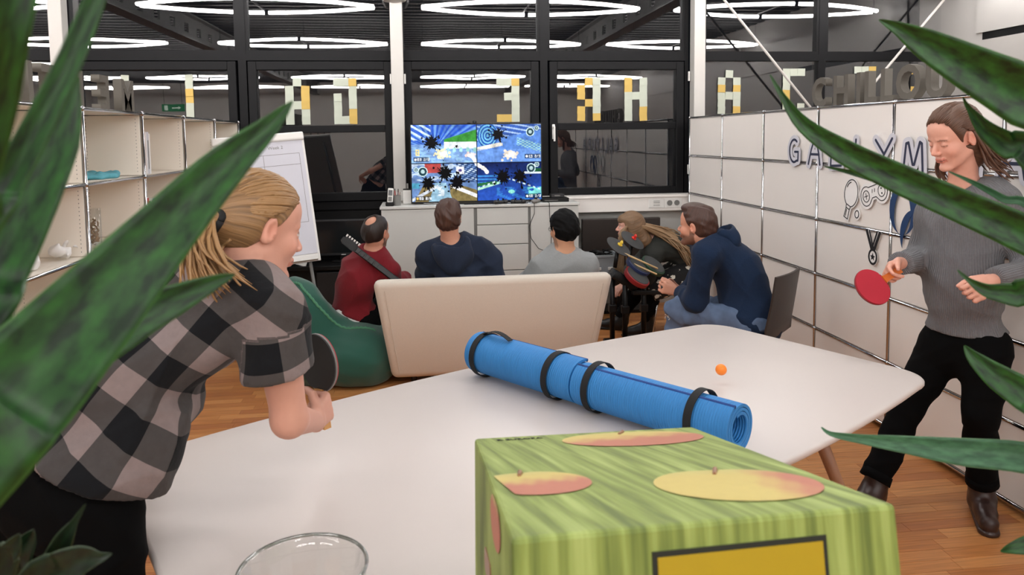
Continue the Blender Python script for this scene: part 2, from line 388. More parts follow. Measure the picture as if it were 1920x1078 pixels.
def figure(name, label, J, head, skin, hairc, h=.006, fem=False, wide=1.0, legs=True, hands=None, beard=0, closed=False, hs=.97, foot=True, deep=1.0):
    """a whole continuous body; J joints in world space; returns helper record for the clothing"""
    g = Fig(); g.J = J; J = {k: np.asarray(v, float) for k, v in J.items()}; g.J = J; g.wide = wide
    hc, hF, hU = head; HA = head_axes(hF, hU); g.HA, g.hc, g.hs = HA, np.asarray(hc, float), hs
    up = unit(J['neck']-J['pelvis']); g.up = up
    R = unit((J['shR']-J['shL'])*.6+(J['hipR']-J['hipL'])); R = unit(R-up*(R@up)); g.R = R; g.F = np.cross(up, R)
    RS = unit(J['shR']-J['shL']); FS = unit(np.cross(up, RS)); g.RS, g.FS = RS, FS
    mid = J.get('mid', (J['pelvis']*.62+J['neck']*.38)); ch = J.get('chest', J['pelvis']*.24+J['neck']*.76); g.mid, g.ch = mid, ch
    HAf = HA.astype(F4); hcf = g.hc.astype(F4)
    def torso(p, o=0.0, k=.06):
        d = fcap(p, J['hipL']*.8+J['hipR']*.2, J['hipR']*.8+J['hipL']*.2, .112*wide+o, .112*wide+o, g.F, .88*deep)
        d = smin(d, fcap(p, J['pelvis']+up*.04, mid, .128*wide+o, .122*wide+o, g.F, .74*deep), k)
        d = smin(d, fcap(p, mid, ch, .122*wide+o, .148*wide+o, unit(g.F+g.FS), .70*deep), k)
        a, b = J['shL'], J['shR']
        d = smin(d, rc(p, a*.86+b*.14, b*.86+a*.14, .058+o, .058+o), k)
        for s in ('shL', 'shR'): d = smin(d, rc(p, J['neck']-up*.01, J['neck']*.42+J[s]*.58, .05+o*.6, .05+o*.8), .04)
        return d
    g.torso = torso
    def arm(p, S, o=0.0, t1=1.0):
        d = rc(p, J['sh'+S], J['el'+S], .053+o, .040+o)
        return smin(d, rc(p, J['el'+S], J['wr'+S], .041+o, .026+o*.8), .02)
    g.arm = arm
    def leg(p, S, o=0.0, oh=None):
        oh = o if oh is None else oh
        d = rc(p, J['hip'+S], J['kn'+S], .088*wide+o, .054+o)
        c = J['kn'+S]*.7+J['an'+S]*.3; sh = unit(J['an'+S]-J['kn'+S]); bk = J['an'+S]-J.get('to'+S, J['an'+S]+g.F*.1); bk = unit(bk-sh*(bk@sh))
        d = smin(d, rc(p, J['kn'+S], J['an'+S], .053+o, .037+oh), .03)
        return smin(d, rc(p, c+bk*.016, J['kn'+S]*.45+J['an'+S]*.55+bk*.01, .048+o, .038+o), .03)
    g.leg = leg
    HP = {S: hand_prims(J['wr'+S], *hands[S]) for S in hands} if hands else {}
    g.HP = HP
    def body(p):
        q = ((p-hcf)@HAf.T)/F4(hs)
        d = np.full(len(p), 9, F4)
        near = np.linalg.norm(q, axis=1) < .24
        d[near] = head_sdf(q[near], fem, closed)*hs; d[~near] = np.linalg.norm(q[~near], axis=1)-.13
        nk = g.hc-HA[1]*.026-HA[2]*.05
        d = smin(d, rc(p, nk, J['neck']+up*.0, .050 if fem else .057, .056 if fem else .066), .022)
        d = smin(d, torso(p, -.006), .03)
        for S in 'LR':
            a = arm(p, S, -.002)
            if S in HP: a = smin(a, hand_sdf(p, HP[S]), .012)
            d = smin(d, a, .02)
            if legs:
                l = leg(p, S, -.006)
                if foot: l = smin(l, rc(p, J['an'+S]-A3(0, 0, .02), J['to'+S]-A3(0, 0, .005), .022, .016), .01)
                d = smin(d, l, .03)
        return d
    pts = [v for k, v in J.items()]+[g.hc+HA[2]*.13, g.hc+HA[1]*.13, g.hc-HA[1]*.12]+[b for S in HP for _, a, b, _, _ in HP[S]]
    lo = np.min(pts, 0)-.17; hi = np.max(pts, 0)+.17
    v, qd = sdf_mesh(body, lo, hi, h)
    me = np_mesh(name, v, qd)
    q = ((v-g.hc)@HA.T)/hs; col = np.tile(np.array(srgb(skin)[:3]), (len(v), 1))
    nr = np.linalg.norm(q, axis=1) < .16; col[nr] = head_col(q[nr], skin, hairc, beard, .25 if fem else .05, closed)
    nail = np.array(srgb(skin)[:3])*np.array([1.0, .80, .78])
    for S in HP:
        for gname, a, b, ra, rb in HP[S]:
            if gname != 'palm':
                w = np.clip(1-np.linalg.norm(v-b, axis=1)/.012, 0, 1)[:, None]*.5; col = col*(1-w)+nail*w
    set_col(me, col)
    o = link(name, me, MATS['skin']); tag(o, label, 'person'); g.root = o; g.lo, g.hi = lo, hi
    return g
def torso_uv(g, v, front=False, sleeves=True):
    J = g.J; F = g.F if front else -g.F
    ax = J['neck']-J['pelvis']; L = ax@ax; t = ((v-J['pelvis'])@ax)/L
    q = v-J['pelvis']-t[:, None]*ax; ang = np.arctan2(q@g.R, q@F)
    uv = np.stack([t*math.sqrt(L), ang*.16, np.zeros(len(v))], 1)
    if sleeves:
        dt = np.linalg.norm(q, axis=1)-.165*g.wide
        for S in 'LR':
            for a, b in ((J['sh'+S], J['el'+S]), (J['el'+S], J['wr'+S])):
                bb = b-a; tt = np.clip(((v-a)@bb)/(bb@bb), -.1, 1); w = v-a-tt[:, None]*bb; dist = np.linalg.norm(w, axis=1)-.055
                m = (dist < dt) & (tt > .12)
                X = unit(np.cross(bb, F+.01)); Y = unit(np.cross(bb, X))
                uv2 = np.stack([tt*math.sqrt(bb@bb)+.021, np.arctan2(w@X, w@Y)*.062, np.ones(len(v))], 1)
                uv[m] = uv2[m]; dt = np.where(m, dist, dt)
    return uv
def cloth(name, g, fn, material, lo=None, hi=None, h=.006, front=False, parent=None, uv=True, label=None):
    v, q = sdf_mesh(fn, g.lo if lo is None else lo, g.hi if hi is None else hi, h)
    me = np_mesh(name, v, q)
    if uv: set_vec(me, torso_uv(g, v, front))
    o = link(name, me, material, parent or g.root)
    if label: o['label'] = label
    return o
def top_sdf(g, o=.012, so=.012, hem=None, cuff=('wr', 1.0), fold=.004, ff=38, seed=3, neckcut=.0, k=.06, droop=None, band=None, nr=.060):
    """a shirt / sweater / hoodie; hem = (point, outward normal); band keeps only that height above the hem"""
    J = g.J; nb = g.hc-g.HA[1]*.03-g.HA[2]*.04; N0 = J['neck']+g.up*neckcut; ndir = unit(nb-J['neck'])
    def fn(p):
        d = g.torso(p, o, k)
        if droop is not None:
            for a_, b_, ra_, rb_ in droop: d = smin(d, rc(p, a_, b_, ra_, rb_), .05)
        w = wav(p, fold*.6, ff, seed)+wrk(p, fold*.8, ff*.62, seed+9)
        d = d-w
        if hem is not None: d = smax(d, plane(p, hem[0], hem[1]), .006)
        if band: return smax(d, -plane(p, hem[0]-unit(hem[1])*band, hem[1]), .004)
        for S in 'LR':
            if cuff[0] == 'el':
                e = J['sh'+S]*(1-cuff[1])+J['el'+S]*cuff[1]
                a = rc(p, J['sh'+S], e+(e-J['sh'+S])*.25, .054+so, .050+so+.012)-w; a = smax(a, plane(p, e, e-J['sh'+S]), .004)
            else:
                e = J['el'+S]*(1-cuff[1])+J['wr'+S]*cuff[1]
                a = smin(rc(p, J['sh'+S], J['el'+S], .054+so, .043+so), rc(p, J['el'+S], e, .044+so, .030+so), .03)-w
                a = smax(a, plane(p, e, e-J['el'+S]), .004)
            d = smin(d, a, .035)
        return smax(d, -smax(rc(p, N0, nb+ndir*.1, nr, nr+.02), -plane(p, N0, ndir), .01), .012)
    return fn
def legs_sdf(g, o=.012, hemt=1.0, top=None, fold=.0035, ff=45, seed=5, oh=.014):
    J = g.J
    def fn(p):
        d = fcap(p, J['hipL']*.8+J['hipR']*.2, J['hipR']*.8+J['hipL']*.2, .114*g.wide+o, .114*g.wide+o, g.F, .9)
        d = smin(d, fcap(p, J['pelvis'], J['pelvis']*.6+g.mid*.4, .126*g.wide+o*.8, .122*g.wide+o*.8, g.F, .78), .05)
        if top is not None: d = smax(d, plane(p, top[0], top[1]), .005)
        for S in 'LR':
            l = g.leg(p, S, o, oh); e = J['kn'+S]*(1-hemt)+J['an'+S]*hemt
            l = smax(l, plane(p, e, J['an'+S]-J['kn'+S]), .004); d = smin(d, l, .035)
        return d-wav(p, fold*.6, ff, seed)-wrk(p, fold*.8, ff*.7, seed+3)
    return fn
def hair_mesh(g, fn, material, name='hair', h=.004, ext=.04, focus=None, lo=None, hi=None):
    """fn in head space"""
    HA, hc, hs = g.HA, g.hc, g.hs
    v, q = sdf_mesh(fn, (-.13, -.16, -.17) if lo is None else lo, (.13, .14, .17) if hi is None else hi, h)
    me_v = (v*hs)@HA+hc; me = np_mesh(name, me_v, q)
    f = np.array(focus if focus is not None else (0, -.05, .13)); w = v-f; ax = unit((0, 1, -.2) if focus is not None else (0, .25, -1))
    X = unit(np.cross(ax, (1, 0, .01))); Y = np.cross(ax, X)
    ang = np.arctan2(w@X, w@Y); set_vec(me, np.stack([ang*.09, w@ax, np.zeros(len(v))], 1))
    return link(name, me, material, g.root)
def strands(g, paths, material, name='hair_strands', r=.004, n=5, local=True, smooth_pts=8):
    mb = MB()
    for pth in paths:
        pts = np.array(pth[0] if isinstance(pth, tuple) else pth, float); rr = pth[1] if isinstance(pth, tuple) else r
        t = np.linspace(0, len(pts)-1, smooth_pts); i = np.clip(t.astype(int), 0, len(pts)-2); u = (t-i)[:, None]
        p0, p1, p2, p3 = pts[np.maximum(i-1, 0)], pts[i], pts[i+1], pts[np.minimum(i+2, len(pts)-1)]
        c = .5*((2*p1)+(-p0+p2)*u+(2*p0-5*p1+4*p2-p3)*u**2+(-p0+3*p1-3*p2+p3)*u**3)
        if local: c = (c*g.hs)@g.HA+g.hc
        k = len(c); mb.tube([Vector(x) for x in c], [rr*(.55+.45*math.sin(math.pi*min(1, .25+j/(k-1)*.9)))*(1 if j < k-1 else .25) for j in range(k)], n, cap=True)
    return mb.build(name, material, g.root, smooth=True)
def sweep(g, n, focus, material, t=.012, r=.0032, seed=0, amax=1.9, lift=.0, stop=1.0, far=1.0, name='hair_locks', zf=.056):
    """locks combed over the skull from the hairline to a focus point"""
    q = np.random.default_rng(seed); c = A3(0, -.014, .047); rad = A3(.075+t, .096+t, .081+t*1.25); out = []
    fo = unit((np.asarray(focus)-c)/rad)
    for k in range(n):
        a = q.uniform(-amax, amax*far); s = A3(math.sin(a)*.082, math.cos(a)*.088 if abs(a) < 1.57 else math.cos(a)*.05, zf-.068*(abs(a)/1.57)**1.5+q.normal(0, .003)); s = unit(s/rad)
        th = math.acos(max(-1, min(1, float(s@fo)))); pts = []
        for i in range(7):
            u = i/6*stop*(.8+.2*q.random()); m = (math.sin((1-u)*th)*s+math.sin(u*th)*fo)/max(math.sin(th), 1e-3)
            pts.append(c+m*rad*(1+lift*math.sin(math.pi*u)+.010*q.random()*math.sin(math.pi*u)))
        out.append((np.array(pts), r*(.7+.6*q.random())))
    return strands(g, out, material, name)
def shoe(g, S, material, name='shoe', h=.005, shaft=None, label=None, sole=.012):
    J = g.J; a, t = J['an'+S], J['to'+S]; f = unit((t-a)*np.array([1, 1, 0])); heel = np.array([a[0], a[1], sole+.035])-f*.025; toe = np.array([t[0], t[1], sole+.028])
    sh = a+unit(J['kn'+S]-a)*(shaft or .06)
    def fn(p):
        d = rc(p, heel, toe, .040, .036); m = heel*.4+toe*.6
        d = smin(d, rc(p, heel+A3(0, 0, .03), m+A3(0, 0, .012), .038, .036), .03)
        d = smin(d, rc(p, A3(a[0], a[1], .05), sh, .050, .050), .035)
        d = smax(d, plane(p, sh, sh-a), .004)
        d = d-wav(p, .0012, 90, 4)
        d = smax(d, -(p[:, 2]-.0), .004)
        return np.minimum(d, smax(smax(rc(p, heel*np.array([1, 1, 0])+A3(0, 0, .01), toe*np.array([1, 1, 0])+A3(0, 0, .01), .045, .040), p[:, 2]-.02, .004), -p[:, 2], .003))
    lo = np.minimum(np.minimum(heel, toe), sh)-.08; hi = np.maximum(np.maximum(heel, toe), sh)+.08; lo[2] = -.01
    o = cloth(name, g, fn, material, lo, hi, h, uv=False)
    if label: o['label'] = label
    return o
def ring_band(g, c, up, r, hgt, thick, material, name, tilt=None, gap=None, sq=1.0, n=36):
    """collar: an upright band round c"""
    up = unit(up); X = unit(np.cross(up, g.F)); Y = np.cross(up, X); mb = MB(); vs = []; fs = []
    for i in range(n+1):
        a = 2*math.pi*i/n
        for (rr, z) in ((r, 0), (r+thick, 0), (r+thick-.004, hgt), (r-.004, hgt)):
            vs.append(np.asarray(c)+(X*math.cos(a)+Y*math.sin(a)*sq)*rr+up*z)
    for i in range(n):
        for j in range(4): fs.append((i*4+j, (i+1)*4+j, (i+1)*4+(j+1) % 4, i*4+(j+1) % 4))
    mb.add(vs, fs); return mb.build(name, material, g.root, smooth=True)
# ------------------------------------------------------------------ material set
mat('white_paint', (168, 165, 161), .5, var=.02, scale=6)
mat('wall_grey', (222, 219, 215), .7, var=.03, scale=3)
mat('ceiling_steel', (54, 54, 54), .55, var=.08, scale=2)
mat('beam_paint', (100, 99, 96), .5, var=.04)
mat('column_white', (184, 181, 176), .45, var=.03, scale=8)
mat('frame_black', (15, 15, 17), .5, var=.08, scale=20, spec=.15)
mat('parapet_black', (6, 6, 7), .5, var=.1, spec=.2)
mat('panel_white', (236, 231, 226), .33, var=.015, scale=4)
mat('shelf_cream', (232, 225, 214), .42, var=.02, scale=5)
mat('chrome', (196, 196, 198), .12, metal=1, var=.03)
mat('steel_dark', (70, 70, 72), .3, metal=1, var=.05)
mat('cabinet_white', (196, 196, 192), .45, var=.015)
mat('gap_grey', (120, 119, 116), .6)
mat('table_white', (206, 197, 192), .36, var=.012, scale=3)
mat('leg_wood', (150, 108, 80), .4, var=.15, scale=12, stretch=(8, 8, 1))
mat('sofa_fabric', (212, 203, 190), .9, var=.08, scale=140, bump=.25, bscale=900, sheen=.2, stretch=(1, 1, 2.2))
mat('beanbag_green', (22, 80, 66), .85, var=.10, scale=160, bump=.3, bscale=700, sheen=.3)
mat('seam_green', (74, 130, 100), .9, var=.25, scale=300)
mat('mat_blue', (46, 128, 196), .65, var=.04, scale=20)
def ribs():
    m = MATS['mat_blue']; N, L = nt(m); a = N.new('ShaderNodeAttribute'); a.attribute_name = 'puv'; w = N.new('ShaderNodeTexWave'); w.inputs['Scale'].default_value = 38; w.inputs['Distortion'].default_value = .6; w.inputs['Detail Scale'].default_value = .3
    L.new(a.outputs['Vector'], w.inputs['Vector']); bp = N.new('ShaderNodeBump'); bp.inputs['Strength'].default_value = .5; bp.inputs['Distance'].default_value = .003; L.new(w.outputs['Fac'], bp.inputs['Height']); L.new(bp.outputs[0], N['Principled BSDF'].inputs['Normal'])
ribs()
mat('mat_navy', (18, 62, 130), .7, var=.05)
mat('strap_black', (14, 14, 16), .8, var=.15, scale=200, bump=.2)
mat('plastic_black', (8, 8, 9), .4, var=.1, spec=.3)
mat('plastic_dark', (32, 32, 34), .45, var=.1)
mat('rubber_grey', (62, 63, 64), .8, var=.08, scale=80)
mat('plastic_white', (224, 222, 218), .4, var=.02)
mat('paper', (232, 231, 230), .8, var=.02, scale=5)
mat('paper_cool', (202, 202, 211), .7, var=.015, scale=4)
mat('note_white', (178, 184, 170), .8, var=.05, scale=12)
mat('note_yellow', (192, 162, 88), .8, var=.06, scale=12)
mat('cardboard_grey', (92, 87, 80), .9, var=.10, scale=18, bump=.1)
mat('ink_navy', (34, 40, 66), .6, var=.1)
mat('ink_black', (18, 18, 22), .6, var=.1)
mat('logo_blue', (28, 58, 100), .5, var=.05)
mat('red_pad', (140, 28, 32), .5, var=.05); mat('blue_pad', (40, 52, 92), .5, var=.05); mat('green_pad', (36, 70, 52), .5, var=.05)
mat('pad_top', (66, 68, 69), .75, var=.08, scale=90)
mat('knob_yellow', (232, 200, 70), .4); mat('knob_red', (214, 52, 40), .4)
mat('stick_wood', (208, 178, 130), .5, var=.1, scale=40, stretch=(1, 6, 6))
mat('bat_red', (176, 30, 50), .75, var=.05, scale=40)
mat('bat_black', (44, 46, 47), .7, var=.07, scale=60)
mat('bat_wood', (214, 160, 100), .5, var=.12, scale=30, stretch=(8, 1, 1))
mat('bat_handle', (205, 106, 40), .55, var=.15, scale=30)
mat('ball_orange', (255, 138, 40), .4, var=.02)
mat('leather_brown', (52, 35, 31), .38, var=.2, scale=25, bump=.15, bscale=60)
mat('boot_black', (8, 8, 9), .45, var=.1)
mat('trouser_black', (5, 5, 6), .9, var=.15, scale=90, spec=.12)
mat('denim', (86, 104, 132), .9, var=.30, scale=22, bump=.2, bscale=500)
mat('denim_dark', (14, 14, 18), .9, var=.2, scale=30)
mat('cotton_white', (226, 224, 222), .85, var=.04)
mat('chair_dark', (44, 36, 32), .42, var=.08, scale=30)
mat('soil', (40, 30, 22), .9, var=.3, scale=60)
mat('ceramic', (224, 220, 214), .35, var=.02)
mat('turquoise', (84, 158, 172), .7, var=.3, scale=30)
mat('driftwood', (150, 122, 92), .8, var=.3, scale=40)
mat('crate_clear', (150, 156, 160), .25, var=.05)
mat('screen_off', (20, 22, 25), .16, var=.05)
mat('book_red', (176, 60, 54), .6); mat('book_blue', (62, 112, 170), .6); mat('book_grey', (120, 122, 120), .6); mat('book_pink', (226, 190, 182), .6)
mat('pen_mix', (110, 84, 70), .5, var=.5, scale=300)
mat('skin', 0, .5, var=.035, scale=60, attr='Col', spec=.35)
mat('print', 0, .55, var=.05, scale=60, attr='Col')
mat('screen_lit', 0, .3, var=.0, attr='Col', emit=.62)
def hair_mat(name, c, dark=.55, rough=.42):
    m = mat(name, c, rough, var=0, spec=.4); N, L = nt(m); b = N['Principled BSDF']
    a = N.new('ShaderNodeAttribute'); a.attribute_name = 'puv'; mp = N.new('ShaderNodeMapping'); mp.inputs['Scale'].default_value = (260, 7, 1)
    L.new(a.outputs['Vector'], mp.inputs[0]); nz = N.new('ShaderNodeTexNoise'); nz.inputs['Scale'].default_value = 1; nz.inputs['Detail'].default_value = 4
    L.new(mp.outputs[0], nz.inputs[0]); cr = N.new('ShaderNodeMapRange'); cr.inputs[1].default_value = .3; cr.inputs[2].default_value = .7
    cr.inputs[3].default_value = dark; cr.inputs[4].default_value = 1.25; L.new(nz.outputs[0], cr.inputs[0])
    mx = N[m['mx']]; L.new(cr.outputs[0], mx.inputs[7])
    bp = N.new('ShaderNodeBump'); bp.inputs['Strength'].default_value = .6; bp.inputs['Distance'].default_value = .004
    L.new(nz.outputs[0], bp.inputs['Height']); L.new(bp.outputs[0], b.inputs['Normal'])
def strand_mat(name, c):
    m = mat(name, c, .42, var=.30, scale=22, spec=.4)
hair_mat('hair_blond', (146, 112, 76)); strand_mat('strand_blond', (158, 122, 82))
hair_mat('hair_brown', (92, 64, 48)); strand_mat('strand_brown', (90, 62, 47))
hair_mat('hair_dark', (40, 29, 25)); hair_mat('hair_chestnut', (72, 47, 38)); hair_mat('hair_black', (7, 7, 8), .7, .6)
hair_mat('hair_ash', (128, 100, 74)); strand_mat('strand_ash', (142, 114, 84))
MATS['hair_black'].node_tree.nodes['Principled BSDF'].inputs['Specular IOR Level'].default_value = .12
def puv_node(m):
    N, L = nt(m); a = N.new('ShaderNodeAttribute'); a.attribute_name = 'puv'; s = N.new('ShaderNodeSeparateXYZ'); L.new(a.outputs['Vector'], s.inputs[0]); return N, L, a, s
def plaid_mat():
    m = mat('plaid', (120, 110, 109), .92, var=.12, scale=60, sheen=.05, spec=.2, bump=.3, bscale=70); N, L, a, s = puv_node(m)
    def math_(op, x, y=None):
        n = N.new('ShaderNodeMath'); n.operation = op
        if hasattr(x, 'links'): L.new(x, n.inputs[0])
        else: n.inputs[0].default_value = x
        if y is not None:
            if hasattr(y, 'links'): L.new(y, n.inputs[1])
            else: n.inputs[1].default_value = y
        return n.outputs[0]
    per = .122
    st = [math_('GREATER_THAN', math_('FRACT', math_('DIVIDE', math_('ADD', s.outputs[i], 9.76), per)), .5) for i in (0, 1)]
    sm = math_('ADD', st[0], st[1])
    cr = N.new('ShaderNodeValToRGB'); cr.color_ramp.interpolation = 'CONSTANT'
    e = cr.color_ramp.elements; e[0].position = 0; e[0].color = srgb((136, 122, 120)); e[1].position = .4; e[1].color = srgb((74, 70, 69))
    x = e.new(.9); x.color = srgb((20, 21, 24))
    L.new(math_('DIVIDE', sm, 2.0), cr.inputs[0]); L.new(cr.outputs[0], N[m['mx']].inputs[6])
plaid_mat()
def rib_mat(name, c, freq, var=.16, strength=.5):
    m = mat(name, c, .92, var=var, scale=120, sheen=.08, spec=.2); N, L, a, s = puv_node(m); b = N['Principled BSDF']
    mu = N.new('ShaderNodeMath'); mu.operation = 'MULTIPLY'; mu.inputs[1].default_value = freq; L.new(s.outputs[1], mu.inputs[0])
    si = N.new('ShaderNodeMath'); si.operation = 'SINE'; L.new(mu.outputs[0], si.inputs[0])
    bp = N.new('ShaderNodeBump'); bp.inputs['Strength'].default_value = strength; bp.inputs['Distance'].default_value = .004
    L.new(si.outputs[0], bp.inputs['Height']); L.new(bp.outputs[0], b.inputs['Normal'])
rib_mat('knit_grey', (112, 112, 115), 620); rib_mat('knit_red', (112, 26, 34), 900, .08, .2)
mat('hoodie_navy', (37, 45, 62), .95, var=.12, scale=40, sheen=.06, spec=.15, bump=.35, bscale=90)
mat('hoodie_blue', (27, 42, 66), .95, var=.12, scale=40, sheen=.06, spec=.15, bump=.35, bscale=90)
mat('tee_grey', (142, 145, 146), .92, var=.06, scale=70, sheen=.06, spec=.2, bump=.3, bscale=90)
mat('jacket_green', (36, 38, 34), .85, var=.25, scale=70, bump=.4, bscale=160)
def floral_mat():
    m = mat('floral', (18, 18, 20), .85, var=.1); N, L = nt(m)
    tc = N.new('ShaderNodeTexCoord'); vo = N.new('ShaderNodeTexVoronoi'); vo.inputs['Scale'].default_value = 19; L.new(tc.outputs['Object'], vo.inputs['Vector'])
    nz = N.new('ShaderNodeTexNoise'); nz.inputs['Scale'].default_value = 70; L.new(tc.outputs['Object'], nz.inputs[0])
    ad = N.new('ShaderNodeMath'); ad.operation = 'MULTIPLY_ADD'; ad.inputs[1].default_value = .55; L.new(nz.outputs[0], ad.inputs[0]); L.new(vo.outputs['Distance'], ad.inputs[2])
    cr = N.new('ShaderNodeValToRGB'); e = cr.color_ramp.elements; e[0].position = .62; e[0].color = srgb((222, 218, 205)); e[1].position = .66; e[1].color = srgb((16, 16, 18))
    L.new(ad.outputs[0], cr.inputs[0]); L.new(cr.outputs[0], N[m['mx']].inputs[6])
floral_mat()
def leaf_mat(name, a, b, streak):
    m = mat(name, a, .42, var=0, spec=.4); N, L, at, s = puv_node(m)
    mp = N.new('ShaderNodeMapping'); mp.inputs['Scale'].default_value = (.5, 9, 1); L.new(at.outputs['Vector'], mp.inputs[0])
    nz = N.new('ShaderNodeTexNoise'); nz.inputs['Scale'].default_value = 4.5; nz.inputs['Detail'].default_value = 4; L.new(mp.outputs[0], nz.inputs[0])
    cr = N.new('ShaderNodeValToRGB'); e = cr.color_ramp.elements; e[0].position = .36; e[0].color = srgb(b); e[1].position = .66; e[1].color = srgb(a)
    L.new(nz.outputs[0], cr.inputs[0])
    ed = N.new('ShaderNodeMath'); ed.operation = 'ABSOLUTE'; L.new(s.outputs[0], ed.inputs[0])
    gt = N.new('ShaderNodeMath'); gt.operation = 'GREATER_THAN'; gt.inputs[1].default_value = .955; L.new(ed.outputs[0], gt.inputs[0])
    mx = N.new('ShaderNodeMix'); mx.data_type = 'RGBA'; L.new(gt.outputs[0], mx.inputs[0]); L.new(cr.outputs[0], mx.inputs[6]); mx.inputs[7].default_value = srgb(streak)
    L.new(mx.outputs[2], N[m['mx']].inputs[6])
leaf_mat('leaf_green', (38, 88, 30), (10, 36, 12), (58, 98, 44))
leaf_mat('leaf_pale', (66, 112, 76), (40, 80, 52), (96, 124, 92))
leaf_mat('leaf_dark', (24, 50, 26), (10, 24, 13), (70, 88, 60))
def wood_mat():
    m = mat('parquet', 0, .36, var=.0, attr='Col', spec=.45); N, L = nt(m)
    ge = N.new('ShaderNodeNewGeometry'); mp = N.new('ShaderNodeMapping'); mp.inputs['Scale'].default_value = (3.5, 60, 20); L.new(ge.outputs['Position'], mp.inputs[0])
    nz = N.new('ShaderNodeTexNoise'); nz.inputs['Scale'].default_value = 1.6; nz.inputs['Detail'].default_value = 5; L.new(mp.outputs[0], nz.inputs[0])
    mr = N.new('ShaderNodeMapRange'); mr.inputs[1].default_value = .3; mr.inputs[2].default_value = .7; mr.inputs[3].default_value = .78; mr.inputs[4].default_value = 1.18; L.new(nz.outputs[0], mr.inputs[0])
    L.new(mr.outputs[0], N[m['mx']].inputs[7])
wood_mat()
def box_mat():
    m = mat('box_print', (164, 178, 92), .62, var=.0); N, L = nt(m)
    tc = N.new('ShaderNodeTexCoord'); mp = N.new('ShaderNodeMapping'); mp.inputs['Scale'].default_value = (42, 2.2, 2.2); mp.inputs['Rotation'].default_value = (0, 0, -.05)
    L.new(tc.outputs['Object'], mp.inputs[0]); nz = N.new('ShaderNodeTexNoise'); nz.inputs['Scale'].default_value = 1.5; nz.inputs['Detail'].default_value = 4; nz.inputs['Distortion'].default_value = .25
    L.new(mp.outputs[0], nz.inputs[0]); cr = N.new('ShaderNodeValToRGB'); e = cr.color_ramp.elements
    e[0].position = .32; e[0].color = srgb((96, 112, 46)); e[1].position = .68; e[1].color = srgb((166, 182, 102)); x = e.new(.5); x.color = srgb((134, 150, 70))
    L.new(nz.outputs[0], cr.inputs[0]); L.new(cr.outputs[0], N[m['mx']].inputs[6])
box_mat()
mat('label_yellow', (172, 146, 8), .55, var=.03); mat('label_border', (26, 30, 18), .6)
glass_pane('window_glass', .10)
def clear_glass(name, tint=(.93, .96, .95)):
    m = mat(name, (255, 255, 255), .02, var=0, trans=1); N, L = nt(m); b = N['Principled BSDF']; b.inputs['IOR'].default_value = 1.45
    N[m['mx']].inputs[6].default_value = (*tint, 1)
glass_pane('bowl_glass', .07, (.965, .97, .965, 1)); glass_pane('bowl_rim', .25, (.62, .66, .64, 1))
def lamp_mat():
    m = bpy.data.materials.new('lamp_tube'); m.use_nodes = True; N, L = nt(m); N.remove(N['Principled BSDF']); e = N.new('ShaderNodeEmission')
    e.inputs[0].default_value = (*LAMP_COL, 1); e.inputs[1].default_value = LAMP; L.new(e.outputs[0], N['Material Output'].inputs[0]); MATS['lamp_tube'] = m
lamp_mat()
for l_ in list(MATS['screen_lit'].node_tree.links):
    if l_.to_socket.name == 'Base Color': MATS['screen_lit'].node_tree.links.remove(l_)
MATS['screen_lit'].node_tree.nodes['Principled BSDF'].inputs['Base Color'].default_value = (0, 0, 0, 1); MATS['screen_lit'].node_tree.nodes['Principled BSDF'].inputs['Specular IOR Level'].default_value = .1
MT = MATS
# ------------------------------------------------------------------ room shell
XL, XR, YB, YW, ZC = -9.4, 5.2, -9.0, 7.0, 3.32
def struct(mb, name, m, parent=None, **k):
    o = mb.build(name, MT[m], parent, **k)
    if parent is None: o['kind'] = 'structure'
    return o
floor = struct(MB().box(XL-.2, XR+.2, YB-.2, YW+.3, -.14, -.011), 'floor', 'leg_wood')
ceil = MB().box(XL-.2, XR+.2, YB-.2, YW+.3, ZC+.08, ZC+.18)
y = YB
while y < YW:                                       # trapezoid steel deck, ribs along x
    M_ = Matrix.Identity(4)
    ceil.prism([(0, .08), (.04, 0), (.14, 0), (.18, .08)], XL-.1, XR+.1, frame((0, y, ZC), (0, 1, 0), (0, 0, 1))); y += .26
struct(ceil, 'ceiling', 'ceiling_steel')
struct(MB().box(XL-.2, XL, YB-.2, YW+.3, 0, ZC+.1), 'wall_left', 'wall_grey')
struct(MB().box(XL, XR, YB-.2, YB, 0, ZC+.1), 'wall_back', 'wall_grey')
wr = struct(MB().box(XR, XR+.2, YB-.2, YW+.3, 0, ZC+.1), 'wall_right', 'white_paint')
# wall panels in the top right corner with their dark joint
b_ = WX(1834, 72, 5.2); e_ = WX(1925, 55, 5.2)
MB().box(XR-.02, XR+.01, YB, 6.47, 2.54, ZC).build('upper_panel', MT['white_paint'], wr)
MB().box(XR-.02, XR+.01, YB, 6.52, 0, 2.47).build('lower_panel', MT['white_paint'], wr)
MB().box(XR-.006, XR+.005, 4.0, 6.40, 2.47, 2.54).build('joint_shadow_gap', MT['parapet_black'], wr)
# ceiling beams with slotted webs, running towards the windows
for i, bx in enumerate((-3.06, 2.61)):
    t = MB(); zb = 2.96
    t.box(bx-.09, bx+.09, YB, YW-.1, zb, zb+.025).box(bx-.09, bx+.09, YB, YW-.1, zb+.32, zb+.345)
    t.box(bx-.012, bx+.012, YB, YW-.1, zb+.025, zb+.10).box(bx-.012, bx+.012, YB, YW-.1, zb+.23, zb+.32)
    y = YB
    while y < YW-.5: t.box(bx-.012, bx+.012, y, y+.36, zb+.1, zb+.23); y += .55
    struct(t, f'trim_{i+1}', 'beam_paint')
